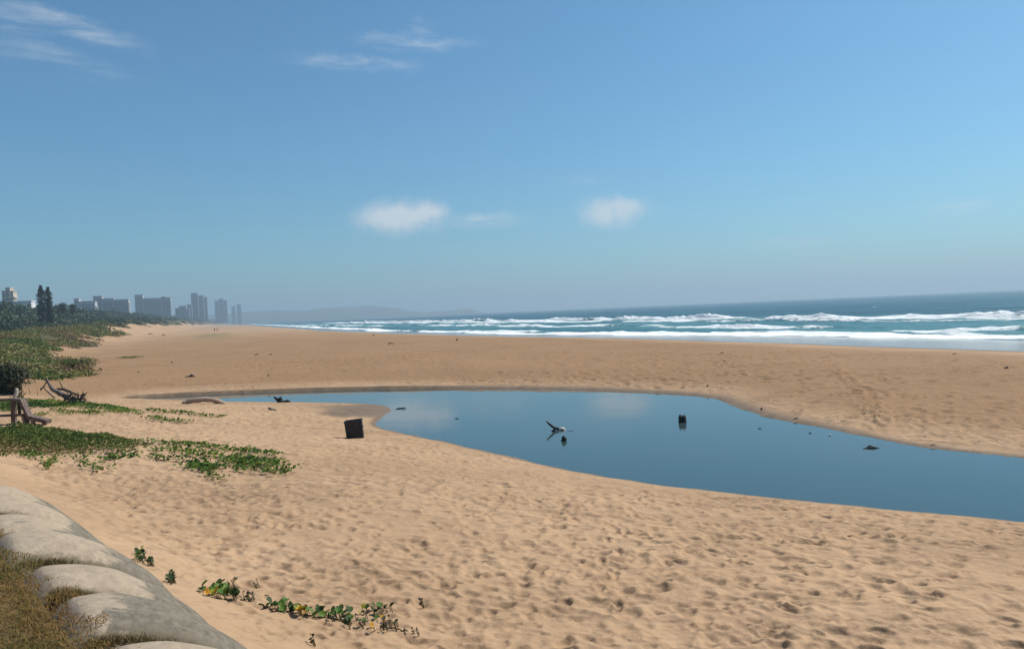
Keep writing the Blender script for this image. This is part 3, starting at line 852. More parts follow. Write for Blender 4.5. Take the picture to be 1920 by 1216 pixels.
# coastal thicket over the back dune: reads as one mass
def build_thicket():
    parts = []
    n = 5200
    az = np.radians(rng.uniform(-36, -19.6, n)); r = np.exp(rng.uniform(math.log(110), math.log(3200), n))
    x, y = r * np.sin(az), r * np.cos(az); s, t = st(x, y)
    q = t_toe(s) - t; m = vegmask(x, y)
    keep = (m > 0.5) & ((q > 26) | (s > 320)) & (q < 190)
    x, y, r, q = x[keep], y[keep], r[keep], q[keep]; z = ground(x, y)
    grow = smooth(12, 75, q)
    for i in range(len(x)):
        R = (0.9 + 1.7 * grow[i]) * rng.uniform(0.7, 1.4) * (1 + min(r[i], 1500) / 1100)
        hz = R * rng.uniform(0.5, 0.85)
        nl = 46 if r[i] < 700 else 26
        tint = np.clip(0.42 + 0.9 * float(vnoise(x[i] / 22, y[i] / 22, 3)) + rng.normal(0, .18), 0, 1)
        P, N_, S = dome_clump((x[i], y[i], z[i] + 0.1 * hz), R, hz, nl, R * 0.42)
        parts.append((P, N_, S, tint))
    o = obj('coastal_thicket', leaf_mesh('coastal_thicket', parts, THICKET))
    tag(o, 'dark green coastal thicket covering the back dune below the skyline', 'thicket', kind='stuff')
build_thicket()

# low scrub on the front dune
def build_scrub():
    parts = []
    n = 11000
    az = np.radians(rng.uniform(-39, -22, n)); r = np.exp(rng.uniform(math.log(42), math.log(390), n))
    x, y = r * np.sin(az), r * np.cos(az); s, t = st(x, y); q = t_toe(s) - t; m = vegmask(x, y)
    hole = holes(x, y)
    keep = (m > rng.random(n) * 0.8 + 0.1) & (q < 34) & (s < 340) & (hole < 0.45) & (fbm(x / 6, y / 6, 2, 31) > -0.28)
    x, y, r, q, s = x[keep], y[keep], r[keep], q[keep], s[keep]; z = ground(x, y)
    bright = hit(165, 668)
    for i in range(len(x)):
        R = rng.uniform(0.4, 0.95) * (1 + r[i] / 260); hz = R * rng.uniform(0.3, 0.7)
        g = math.exp(-((x[i] - bright.x) ** 2 + (y[i] - bright.y) ** 2) / 200)
        tint = np.clip(0.62 + 1.2 * float(fbm(np.array([x[i] / 11]), np.array([y[i] / 11]), 2, 77)[0]) - 0.35 * g + rng.normal(0, .15), 0, 1)
        P, N_, S = dome_clump((x[i], y[i], z[i]), R, hz, 34, 0.26 * (0.6 + r[i] / 220)); parts.append((P, N_, S, tint))
    o = obj('dune_scrub', leaf_mesh('dune_scrub', parts, SCRUB))
    tag(o, 'olive and brown low scrub spreading over the front dune', 'scrub', kind='stuff')
build_scrub()

def shrub(name, label, px, py, w_px, h_px, mat, seed, n=26):
    b = hit(px, py); d = b.y; W = w_px * d / FPX / 2; H = h_px * d / FPX
    root = thing(name, label, 'shrub', (b.x, b.y, b.z - 0.05)); r_ = random.Random(seed)
    stems = [tube([(0, 0, 0), (math.cos(a) * W * .3, math.sin(a) * W * .3, H * .4), (math.cos(a) * W * .7, math.sin(a) * W * .5, H * r_.uniform(.6, .95))], [0.06, 0.04, 0.015], 5, seed + i)
             for i, a in enumerate(np.linspace(0, 5.6, 6))]
    V, F = join(stems); obj('stem', mesh_from('stem', V, F, DRIFT_GREY), root)
    parts = []
    for i in range(n):
        a = r_.uniform(0, 6.28); k = r_.uniform(0, .8)
        c = (math.cos(a) * W * k, math.sin(a) * W * k * .8, H * r_.uniform(.02, .72) * (1 - .35 * k))
        P, N_, S = dome_clump(c, W * .34, H * .22, 120, 0.16); parts.append((P, N_, S, r_.uniform(0, .9)))
    obj('foliage', leaf_mesh('foliage', parts, mat), root)
    return root
shrub('dune_shrub', 'large dark shrub at the left edge above the branches', 14, 738, 84, 74, DARKBUSH, 21, 34)
shrub('dune_shrub', 'dense green dune shrub right of the dark shrub by the sand face', 132, 694, 90, 34, SCRUB, 24, 26)

# ------------------------------------------------------------------ creeping plants on the near sand
def cover(name, label, poly_px, n, hmax, leaf, mat, tint0, core=None):
    poly = px_poly(poly_px); x, y = scatter_poly(poly, n)
    # distance inside the outline shapes the mat's thickness
    edge = np.full(x.shape, 1e9)
    for (ax, ay), (bx, by) in zip(poly, poly[1:] + poly[:1]):
        dx, dy = bx - ax, by - ay; h = np.clip(((x - ax) * dx + (y - ay) * dy) / (dx * dx + dy * dy + 1e-9), 0, 1)
        edge = np.minimum(edge, np.hypot(x - ax - h * dx, y - ay - h * dy))
    keep = rng.random(x.shape) < np.clip(0.12 + edge / 0.9 + 0.9 * fbm(x / 0.8, y / 0.8, 2, 15), 0, 1)
    x, y, edge = x[keep], y[keep], edge[keep]
    thick = hmax * smooth(0, 1.2, edge) * (0.75 + 0.9 * fbm(x / 0.7, y / 0.7, 2, 19))
    z = ground(x, y) + 0.03 + np.maximum(thick, 0.02) * np.sqrt(rng.random(x.shape))
    P = np.stack([x, y, z], 1); N_ = rng.normal(size=P.shape) * 0.5 + np.array([0, 0, 1.0])
    t = np.clip(tint0 + 0.9 * fbm(x / 1.6, y / 1.6, 3, 23) + 0.12 * smooth(0.6, 0, edge), 0, 1)
    o = obj(name, leaf_mesh(name, [(P, N_, leaf * rng.uniform(.6, 1.3, x.shape), t)], mat))
    return tag(o, label, 'ground cover', kind='stuff')
cover('ground_cover', 'thick green creeping mat in front of the broken wooden rail',
      [(-70, 806), (40, 800), (120, 806), (200, 816), (262, 826), (284, 836), (250, 848), (205, 856), (150, 853), (95, 852), (40, 852), (-70, 856)], 30000, 0.32, 0.10, GREENMAT, 0.42)
cover('ground_cover', 'green creeping mat behind the broken rail reaching to the branches',
      [(-60, 752), (40, 748), (110, 754), (170, 757), (210, 760), (250, 768), (282, 780), (262, 783), (215, 774), (150, 766), (90, 764), (55, 768), (-60, 776)], 26000, 0.26, 0.13, VINE, 0.30)

def runner(name, label, px_line, n, spread, leaf, tint0, n_side=0, mat=None, rise=0.10):
    """one creeping stem with its leaves: stem and foliage are parts"""
    pts = [hit(a, b) for a, b in px_line]
    dense = []
    for a, b in zip(pts, pts[1:]):
        k = max(2, int((b - a).length / 0.12))
        dense += [a.lerp(b, i / k) for i in range(k)]
    dense.append(pts[-1])
    o0 = pts[0]; root = thing(name, label, 'vine', tuple(o0))
    line = [(p.x - o0.x + rng.normal(0, .02), p.y - o0.y + rng.normal(0, .02), gz(p.x, p.y) - o0.z + 0.035 + 0.015 * math.sin(i * 1.7)) for i, p in enumerate(dense)]
    V, F = tube(line, [0.008] * len(line), 5, 3); obj('stem', mesh_from('stem', V, F, STEM), root)
    idx = rng.integers(0, len(line), n); L = np.array(line)[idx]
    x = L[:, 0] + rng.normal(0, spread, n); y = L[:, 1] + rng.normal(0, spread, n)
    z = ground(x + o0.x, y + o0.y) - o0.z + 0.05 + rise * rng.random(n)
    P = np.stack([x, y, z], 1); N_ = rng.normal(size=P.shape) * 0.45 + np.array([-.1, -.25, 0.9])
    t = np.clip(tint0 + rng.normal(0, .22, n), 0, 1)
    f = obj('foliage', leaf_mesh('foliage', [(P, N_, leaf * rng.uniform(.7, 1.25, n), t)], mat or VINE), root); f['kind'] = 'stuff'
    return root
runner('creeping_vine', 'upper vine runner trailing right from the thick green mat', [(275, 832), (350, 836), (400, 842), (470, 850), (516, 856)], 330, 0.16, 0.12, 0.42)
runner('creeping_vine', 'middle vine runner through the yellowish sand beyond the mat', [(290, 846), (345, 850), (400, 858), (440, 862)], 200, 0.20, 0.12, 0.5)
runner('creeping_vine', 'densest vine cluster near the tip of the patch', [(425, 866), (455, 868), (485, 872), (512, 872)], 420, 0.26, 0.12, 0.36)
runner('creeping_vine', 'low dark vine clump on the near side of the patch', [(362, 872), (375, 882), (395, 884), (408, 878)], 230, 0.17, 0.12, 0.30)
runner('creeping_vine', 'thin vine tail ending the low dark clump', [(385, 890), (398, 898), (412, 902), (430, 903)], 34, 0.06, 0.10, 0.35)
runner('creeping_vine', 'farthest vine tip reaching the open sand', [(500, 880), (525, 884), (548, 883)], 70, 0.12, 0.11, 0.4)
runner('creeping_vine', 'lowest vine runner under the densest cluster', [(440, 882), (480, 886), (515, 891), (538, 893)], 90, 0.09, 0.11, 0.4)
runner('creeping_vine', 'single yellow green sprig below the thick mat', [(108, 858), (97, 870), (88, 880)], 60, 0.07, 0.12, 0.62)
runner('creeping_vine', 'loose leaves dropping from the middle of the thick mat', [(140, 858), (160, 868), (178, 878), (184, 888)], 80, 0.16, 0.11, 0.35)
runner('creeping_vine', 'small vine curl at the near left foot of the mat', [(42, 857), (58, 855), (70, 862)], 70, 0.12, 0.12, 0.4)
runner('creeping_vine', 'dark leaves under the right end of the thick mat', [(205, 862), (225, 862), (255, 858)], 90, 0.14, 0.12, 0.3)
runner('creeping_vine', 'row of dark leaves between the mat and the low clump', [(288, 862), (310, 864), (335, 864)], 60, 0.08, 0.11, 0.25)
runner('creeping_vine', 'long thin runner pointing at the bleached log', [(280, 771), (310, 774), (350, 777), (385, 782), (418, 784)], 170, 0.12, 0.13, 0.4)
runner('creeping_vine', 'second thin runner below the long one by the bleached log', [(285, 785), (312, 790), (335, 793), (352, 794)], 110, 0.16, 0.13, 0.4)
runner('creeping_vine', 'small leafy tuft alone on the sand right of the rail', [(72, 779), (80, 780), (88, 779)], 40, 0.12, 0.13, 0.55)
runner('creeping_vine', 'pair of olive tufts below the tangled branches', [(100, 770), (118, 772), (135, 778)], 90, 0.22, 0.13, 0.6)
runner('creeping_vine', 'olive tuft under the dark root end of the branches', [(155, 774), (172, 776), (192, 777)], 120, 0.2, 0.13, 0.55)

runner('creeping_vine', 'small yellowish tuft alone on the open sand slope', [(230, 672), (242, 671), (255, 671)], 130, 0.5, 0.2, 0.68)
# broad two-lobed leaves for the vine nearest the camera: every leaf a part
def beach_leaf_mesh(name, mat, seed):
    r_ = random.Random(seed); V = [(0, 0, 0)]; n = 12
    for i in range(n + 1):
        a = -math.pi / 2 + 2 * math.pi * (i + 0.5) / (n + 1)
        k = 1.0 - 0.30 * math.exp(-((math.atan2(math.sin(a - math.pi / 2), math.cos(a - math.pi / 2))) / 0.33) ** 2)
        x, y = math.cos(a) * 0.5 * k, 0.42 + math.sin(a) * 0.5 * k
        V.append((x * r_.uniform(.94, 1.05), y, abs(x) * 0.42 - 0.18 * (y - .4) ** 2))
    F = [(0, 1 + i, 1 + (i + 1) % (n + 1)) for i in range(n + 1)]
    V[0] = (0, 0.40, 0.02)
    return mesh_from(name, V, F, mat, True)
def flat_leaf(name, col, tr=0.2):
    m, k, b = principled(name, col, 0.6, 0.2)
    n = k.noise(objco(k), 3.0, 4, 0.6)
    c = k.mix(k.ramp(n, 0.3, 0.7), col, tuple(v * 0.7 for v in col)); k.l.new(c, b.inputs['Base Color'])
    t = k.node('ShaderNodeBsdfTranslucent'); k.l.new(c, t.inputs[0])
    mx = k.node('ShaderNodeMixShader'); mx.inputs[0].default_value = tr
    k.l.new(b.outputs[0], mx.inputs[1]); k.l.new(t.outputs[0], mx.inputs[2]); k.l.new(mx.outputs[0], k.n['Material Output'].inputs[0])
    return m
LEAVES = {'g': [beach_leaf_mesh('leaf', flat_leaf('leaf_green', (0.075, 0.160, 0.025)), 1), beach_leaf_mesh('leaf', flat_leaf('leaf_mid_green', (0.13, 0.22, 0.035)), 2)],
          'd': [beach_leaf_mesh('leaf', flat_leaf('leaf_dark', (0.045, 0.080, 0.020)), 3)],
          'b': [beach_leaf_mesh('leaf', flat_leaf('leaf_brown', (0.055, 0.038, 0.020)), 4)],
          'y': [beach_leaf_mesh('leaf', flat_leaf('leaf_yellow', (0.62, 0.30, 0.02)), 5), beach_leaf_mesh('leaf', flat_leaf('leaf_lime', (0.40, 0.36, 0.03)), 6)]}
def leafy_vine(label, stem_px, leaves, size):
    """leaves: (px, py, kind) one object per leaf, on short stalks above the sand"""
    pts = [hit(a, b) for a, b in stem_px]; o0 = pts[0]
    root = thing('creeping_vine', label, 'vine', tuple(o0))
    line = []
    for a, b in zip(pts, pts[1:]):
        for i in range(8): p = a.lerp(b, i / 8); line.append((p.x - o0.x, p.y - o0.y, gz(p.x, p.y) - o0.z + 0.02 + 0.012 * math.sin(i * 2.1)))
    if line:
        V, F = tube(line, [0.009] * len(line), 5, 2); obj('stem', mesh_from('stem', V, F, STEM), root)
    for px, py, kd in [(a + rnd.uniform(-4, 4) * j, b + rnd.uniform(-3, 3) * j, c) for a, b, c in leaves for j in (0, 1)]:
        p = hit(px, py + 5); up = rnd.uniform(0.03, 0.10)
        me = rnd.choice(LEAVES[kd]); l = obj('leaf', me, root, (p.x - o0.x, p.y - o0.y, p.z - o0.z + up))
        k = size * rnd.uniform(.5, .85) * (0.65 if kd == 'b' else 1); l.scale = (k, k, k)
        l.rotation_euler = (rnd.uniform(0.15, 1.0), rnd.uniform(-.5, .5), rnd.uniform(-2.2, 2.2))
        sx, sy = p.x - o0.x, p.y - o0.y
        V, F = tube([(sx + .02, sy + .02, p.z - o0.z - 0.02), (sx, sy, p.z - o0.z + up)], [0.006, 0.004], 5, 1)
        obj('stalk', mesh_from('stalk', V, F, STEM), root)
    return root
def sprinkle(x0, x1, y0, y1, n, kinds):
    return [(rnd.uniform(x0, x1), rnd.uniform(y0, y1), rnd.choice(kinds)) for _ in range(n)]
leafy_vine('clump of glossy leaves with one orange leaf beside the sandbags', [(385, 1122), (410, 1124), (440, 1128)],
           [(378, 1108, 'd'), (383, 1105, 'g'), (389, 1114, 'y'), (399, 1112, 'g'), (405, 1104, 'g'), (412, 1098, 'd'), (414, 1108, 'g'), (420, 1112, 'g'), (425, 1117, 'g'), (430, 1100, 'b'),
            (436, 1098, 'd'), (436, 1120, 'd'), (428, 1108, 'g'), (404, 1117, 'y'), (419, 1121, 'g'), (395, 1107, 'g'), (437, 1112, 'd'), (442, 1124, 'd'), (409, 1118, 'g')], 0.125)
leafy_vine('three small dark sprouts right of the orange leaf clump', [(451, 1128), (465, 1126), (476, 1124)], [(452, 1122, 'b'), (464, 1122, 'b'), (475, 1119, 'b'), (468, 1124, 'd'), (473, 1123, 'b')], 0.09)
leafy_vine('green leafy runner along the bottom of the near sand', [(494, 1141), (540, 1150), (580, 1158), (630, 1165), (665, 1175)],
           [(500, 1137, 'd'), (507, 1138, 'd'), (515, 1141, 'g'), (522, 1143, 'd'), (530, 1143, 'g'), (536, 1139, 'g'), (541, 1144, 'g'), (533, 1150, 'g'), (527, 1147, 'd'), (558, 1146, 'g'), (563, 1150, 'g'),
            (560, 1154, 'y'), (566, 1156, 'y'), (574, 1150, 'y'), (584, 1153, 'g'), (590, 1156, 'g'), (598, 1151, 'd'), (604, 1153, 'd'), (611, 1152, 'g'), (617, 1156, 'd'), (624, 1154, 'g'), (630, 1158, 'g'),
            (636, 1159, 'g'), (625, 1162, 'g'), (655, 1152, 'd'), (653, 1163, 'g'), (657, 1168, 'g'), (645, 1158, 'd'), (652, 1172, 'd'), (548, 1146, 'd'), (579, 1148, 'd'), (640, 1153, 'd'), (609, 1158, 'g')], 0.12)
leafy_vine('dark green sprig on the far side of the leafy runner', [(678, 1150), (705, 1147), (730, 1146)], [(680, 1148, 'y'), (688, 1147, 'g'), (705, 1146, 'd'), (712, 1144, 'g'), (722, 1145, 'd'), (730, 1143, 'd'), (716, 1149, 'g'), (700, 1149, 'd')], 0.10)
leafy_vine('sparse dry tip of the leafy runner', [(668, 1165), (700, 1172), (745, 1184), (780, 1190)], sprinkle(668, 720, 1158, 1182, 14, 'bbdgy') + sprinkle(715, 755, 1166, 1188, 10, 'bbd') + sprinkle(755, 800, 1186, 1190, 4, 'b'), 0.065)
leafy_vine('stray upright seedling above the leafy runner', [(480, 1103), (482, 1099)], [(482, 1094, 'b'), (480, 1098, 'b')], 0.07)
leafy_vine('stray curled leaf at the right of the leafy runner', [(786, 1136), (792, 1137)], [(788, 1132, 'b'), (792, 1134, 'b')], 0.08)
leafy_vine('stray dark leaf at the bottom edge', [(582, 1207), (588, 1208)], [(584, 1203, 'b'), (587, 1204, 'b')], 0.08)
leafy_vine('dull green tuft hugging the sandbags, upper of two', [(258, 1046), (268, 1052)], sprinkle(252, 272, 1034, 1050, 16, 'ddg') + sprinkle(274, 284, 1052, 1060, 6, 'd'), 0.075)
leafy_vine('dull green tuft hugging the sandbags, lower of two', [(316, 1092), (324, 1090)], sprinkle(313, 327, 1080, 1092, 13, 'dd'), 0.075)

# ------------------------------------------------------------------ sand-bag wall and lawn
PITCH_B = 0.985
def build_bags():
    labels = ['sandbag at the left edge, mostly out of the picture beyond the others', 'farthest full sandbag of the row, nearest the creeping green mat',
              'second full sandbag counted from the far end of the row', 'third full sandbag counted from the far end of the row',
              'fourth full sandbag counted from the far end, level with the dull green tufts', 'broad grey sandbag just behind the nearest one at the bottom edge',
              'nearest sandbag, cut off by the bottom edge of the picture', 'last sandbag of the row beside the camera, below the picture']
    # joints are numbered from the one at WP (between the third and fourth bag)
    first = -3.2
    for i in range(-1, 7):
        c = WP + WD * (first + (i + 0.5)) * PITCH_B
        r_ = random.Random(40 + i); nu, nv = 46, 30
        off = r_.uniform(-0.035, 0.035); L0, L1 = -0.22 + r_.uniform(-.05, .05), 1.40
        V = []; st_ = []; ed = []
        wid = PITCH_B * 0.985; sh = r_.uniform(-0.22, 0.22); tv = r_.uniform(-0.5, 0.7)
        for iu in range(nu):
            u = iu / (nu - 1); a = L0 + (L1 - L0) * u
            mid = 2.73 - 0.80 * max(a, 0) ** 2 - 0.05 * a + off
            endk = min(1, math.sin(math.pi * min(max(u * 1.0, 0), 1)) * 2.6) ** 0.6 if 0 < u < 1 else 0.0
            slope = 1.60 * max(a, 0) + 0.05; nl = math.hypot(1, slope); na, nz = slope / nl, 1 / nl
            for iv in range(nv):
                th = 2 * math.pi * iv / nv
                cv, sv = math.cos(th), math.sin(th)
                v = wid / 2 * cv * (0.80 + 0.20 * endk)
                h = 0.30 * math.copysign(abs(sv) ** 1.0, sv) * endk
                lump = 0.035 * float(vnoise(a * 2.2 + i * 7, v * 2.5 + (5 if sv > 0 else 9), 3)) + 0.015 * float(vnoise(a * 7 + i * 3, v * 6, 4))
                h += lump * (sv > 0) * endk
                aa = a + na * h; z = mid + nz * h
                V.append((aa, v, z))
                st_.append(smooth(0.05, 0.55, a + sh) * 0.95 + tv * (v / wid) - 0.75 * smooth(1.15, 1.4, a) - 0.35 * smooth(-0.1, -0.42, v))
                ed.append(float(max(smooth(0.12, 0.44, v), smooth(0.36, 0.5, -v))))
        F = []
        for iu in range(nu - 1):
            for iv in range(nv):
                j = (iv + 1) % nv; F.append((iu * nv + iv, iu * nv + j, (iu + 1) * nv + j, (iu + 1) * nv + iv))
        F.append(tuple(range(nv))); F.append(tuple((nu - 1) * nv + k for k in range(nv - 1, -1, -1)))
        # local x = seaward, y = along the wall
        ang = math.atan2(WN[1], WN[0])
        V = [(x, -y, z - 2.9) for x, y, z in V]
        F = [f[::-1] for f in F]
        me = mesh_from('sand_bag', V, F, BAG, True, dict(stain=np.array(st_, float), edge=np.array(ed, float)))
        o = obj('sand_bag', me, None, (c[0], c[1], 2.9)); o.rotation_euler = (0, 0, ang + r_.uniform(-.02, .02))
        lab = labels[i + 1]
        tag(o, lab, 'sandbag', 'sandbags along the edge of the lawn')
build_bags()

GRASS = mat_leaf('lawn_grass', [(0.055, 0.080, 0.016), (0.11, 0.115, 0.025), (0.20, 0.145, 0.040), (0.27, 0.165, 0.055), (0.20, 0.105, 0.035)], 0.35, 0.7, 0.1)
DRYGRASS = mat_leaf('dry_grass', [(0.10, 0.075, 0.03), (0.17, 0.125, 0.05), (0.25, 0.185, 0.085)], 0.3, 0.7)
def blades(x, y, z, L, Wd, lean=0.5):
    n = len(x); a = rng.uniform(0, 6.283, n); d = np.stack([np.cos(a), np.sin(a), np.zeros(n)], 1)
    side = np.stack([-np.sin(a), np.cos(a), np.zeros(n)], 1) * Wd[:, None] / 2
    k = (rng.random(n) * lean)[:, None] * L[:, None]
    B = np.stack([x, y, z], 1); up = np.array([0, 0, 1.0])
    m = B + d * k * 0.35 + up * L[:, None] * 0.55; t = B + d * k + up * L[:, None] * (1 - 0.25 * lean * rng.random(n))[:, None]
    V = np.stack([B - side, B + side, m - side * .8, m + side * .8, t], 1).reshape(-1, 3)
    o = np.arange(n)[:, None] * 5
    F = np.concatenate([o + np.array([[0, 1, 3]]), o + np.array([[0, 3, 2]]), o + np.array([[2, 3, 4]])], 0)
    return V, F
def lawn_z(w): return 2.97 + 0.0 * w - 0.06 * np.clip(w, 0, 1)
def build_lawn():
    m, k, b = principled('lawn_soil', (0.10, 0.075, 0.035), 0.95, 0.1)
    n = k.noise(pos(k), 3, 5, 0.65); k.l.new(k.mix(k.ramp(n, 0.35, 0.65), (0.07, 0.055, 0.022), (0.19, 0.12, 0.055)), b.inputs['Base Color'])
    k.l.new(k.bump(k.noise(pos(k), 30, 5, 0.7), 0.6, 0.05), b.inputs['Normal'])
    al = np.linspace(-32, 14, 240); ww = np.concatenate([np.linspace(-26, -3, 12), np.linspace(-2.8, 0.02, 40)])
    A, W = np.meshgrid(al, ww, indexing='ij')
    X = WP[0] + WD[0] * A + WN[0] * W; Y = WP[1] + WD[1] * A + WN[1] * W
    Z = lawn_z(W) + 0.03 * fbm(X / 0.8, Y / 0.8, 3, 12) - 0.20 * smooth(-0.16, 0.02, W)
    V = np.stack([X.ravel(), Y.ravel(), Z.ravel()], 1)
    tag(obj('lawn', mesh_from('lawn', V, grid_faces(len(al), len(ww)), m)), 'dry lawn on top of the bank', 'lawn', kind='structure')
    # blades over the part of the lawn in and near the view
    n = 170000
    a = rng.uniform(-6.5, 3.4, n); w = 0.16 - rng.random(n) ** 1.2 * 4.0
    x = WP[0] + WD[0] * a + WN[0] * w; y = WP[1] + WD[1] * a + WN[1] * w
    edge = -0.04 + 0.26 * fbm(x / 0.30, y / 0.30, 3, 66)
    keep = (w < edge) & (np.hypot(x, y) > 1.2) & (y > 0.8)
    x, y, w = x[keep], y[keep], w[keep]; n = len(x)
    z = lawn_z(w) - 0.01
    z = z + 0.03 * smooth(-0.3, 0.0, w)
    L = rng.uniform(0.016, 0.042, n) * (1 - 0.5 * smooth(-0.25, 0.0, w)); V, F = blades(x, y, z, L, rng.uniform(.0035, .0065, n), 2.0)
    t = np.clip(0.55 + 0.8 * fbm(x / 0.9, y / 0.9, 3, 88) + 0.25 * smooth(-1.2, 0.1, w) - 0.12 + rng.normal(0, .16, n), 0, 1)
    me = mesh_from('grass', V, F, GRASS, False, dict(tint=np.repeat(t, 5)))
    tag(obj('grass', me), 'brown and green short grass of the lawn', 'grass', kind='stuff')
build_lawn()

def joint_grass(i, label, a0, a1, n, h):
    c = WP + WD * (-3.2 + i) * PITCH_B
    a = rng.uniform(a0, a1, n) ; v = -0.10 + rng.normal(0, 0.03, n); n_ = fbm(a * 4 + i * 7, a * 0, 2, 5)
    x = WN[0] * a + WD[0] * v; y = WN[1] * a + WD[1] * v
    z = 2.73 + 0.155 - 0.80 * np.maximum(a, 0) ** 2 - 0.05 * a - 2.9
    V, F = blades(x, y, z, rng.uniform(.5, 1.2, n) * h * np.clip(0.75 + 0.9 * n_, 0.3, 1.4), rng.uniform(.003, .006, n), 0.8)
    me = mesh_from('grass_tuft', V, F, DRYGRASS, False, dict(tint=np.repeat(rng.random(n), 5)))
    o = obj('grass_tuft', me, None, (c[0], c[1], 2.9))
    tag(o, label, 'grass', 'dry grass in the joints of the sandbag wall')
joint_grass(1, 'dry grass in the joint below the farthest full sandbag', -0.05, 1.0, 2600, 0.075)
joint_grass(2, 'dry grass in the joint between the second and third full sandbags', -0.05, 1.0, 2600, 0.075)
joint_grass(3, 'dry grass in the joint between the third and fourth full sandbags', -0.05, 1.0, 2600, 0.075)
joint_grass(4, 'dry grass in the joint above the broad grey sandbag', -0.05, 1.0, 2600, 0.075)
joint_grass(5, 'dry grass in the joint above the nearest sandbag', -0.05, 1.0, 2600, 0.075)

# ------------------------------------------------------------------ broken wooden rail
class Frame:
    """local upright frame at a ground point: photo offsets become metres at that distance"""
    def __init__(self, px, py, z=None):
        self.px, self.py = px, py
        self.o = hit(px, py) if z is None else Vector((*at_z(px, py, z), z))
        self.m = self.o.y / FPX
        self.e = Vector((1, 0, 0)); self.b = Vector((0, 1, 0))
    def __call__(self, px, py, back=0.0):
        """offset from the origin, in the world's axes"""
        c, s_ = math.cos(ROLL), math.sin(ROLL); dx, dy = px - self.px, -(py - self.py)
        return self.e * (dx * c + dy * s_) * self.m + Vector((0, 0, 1)) * (dy * c - dx * s_) * self.m + self.b * back

def plank(name, root, p0, p1, width, thick, mat, side=None):
    d = (p1 - p0); L = d.length; d = d / L
    s_ = side or Vector((0, 1, 0)); a = (s_ - d * s_.dot(d)).normalized(); n = d.cross(a)
    V = []
    for k, f in enumerate((0, 0.33, 0.67, 1)):
        c = p0 + d * L * f + n * rnd.uniform(-.006, .006)
        for sa, sn in ((-1, -1), (1, -1), (1, 1), (-1, 1)):
            V.append(tuple(c + a * sa * width / 2 * rnd.uniform(.95, 1.04) + n * sn * thick / 2))
    F = [(3, 2, 1, 0), (12, 13, 14, 15)]
    for k in range(3):
        for j in range(4): F.append((k * 4 + j, k * 4 + (j + 1) % 4, k * 4 + 4 + (j + 1) % 4, k * 4 + 4 + j))
    return obj(name, mesh_from(name, V, F, mat, False), root)

def build_rail():
    f = Frame(45, 796); root = thing('broken_wooden_rail', 'broken weathered wooden beach steps rail at the left edge', 'railing', tuple(f.o))
    b = f.b; m = f.m
    plank('rail', root, f(-30, 750), f(28, 748), 0.34, 0.09, PLANK, b); plank('rail', root, f(26, 748.2), f(41, 749), 0.34, 0.10, PLANK, b)
    plank('brace', root, f(40, 748), f(57, 784), 0.30, 0.11, PLANK, b)
    plank('foot_plank', root, f(55, 781), f(92, 790), 0.34, 0.15, PLANK, b)
    plank('post', root, f(24, 750, .05), f(25, 796, .05), 0.16, 0.14, PLANK, b); plank('post', root, f(32, 750, .55), f(33, 792, .55), 0.14, 0.11, PLANK, b)
    plank('post', root, f(45, 762, .12), f(50, 798, .12), 0.12, 0.10, PLANK, b); plank('post', root, f(42, 778, .0), f(49, 799, 0), 0.10, 0.08, DRIFT_PALE, b)
    plank('cross_rail', root, f(-30, 780), f(46, 777), 0.12, 0.09, PLANK, b)
    plank('board', root, f(18, 754, .3), f(19, 778, .3), 0.03, 0.12, DRIFT_DARK, b); plank('board', root, f(27, 754, .3), f(28, 778, .3), 0.03, 0.12, DRIFT_DARK, b); plank('board', root, f(37, 756, .3), f(40, 778, .3), 0.03, 0.14, PLANK, b)
    plank('support', root, f(62, 784), f(63, 800), 0.2, 0.07, DRIFT_PALE, b); plank('support', root, f(83, 789), f(84, 804), 0.2, 0.07, DRIFT_PALE, b)
build_rail()

# ------------------------------------------------------------------ driftwood
def limb(name, root, f, line, radii, mat, seed=0, back=0.0, backs=None):
    pts = [tuple(f(a, b, back if backs is None else backs[i])) for i, (a, b) in enumerate(line)]
    # finer, slightly wandering polyline
    P = []; R = []
    for (p, q, r0, r1) in zip(pts, pts[1:], radii, radii[1:]):
        for i in range(3):
            k = i / 3; P.append(tuple(Vector(p).lerp(Vector(q), k))); R.append(r0 + (r1 - r0) * k)
    P.append(pts[-1]); R.append(radii[-1])
    V, F = tube(P, R, 8, seed, 0.16)
    return obj(name, mesh_from(name, V, F, mat), root)

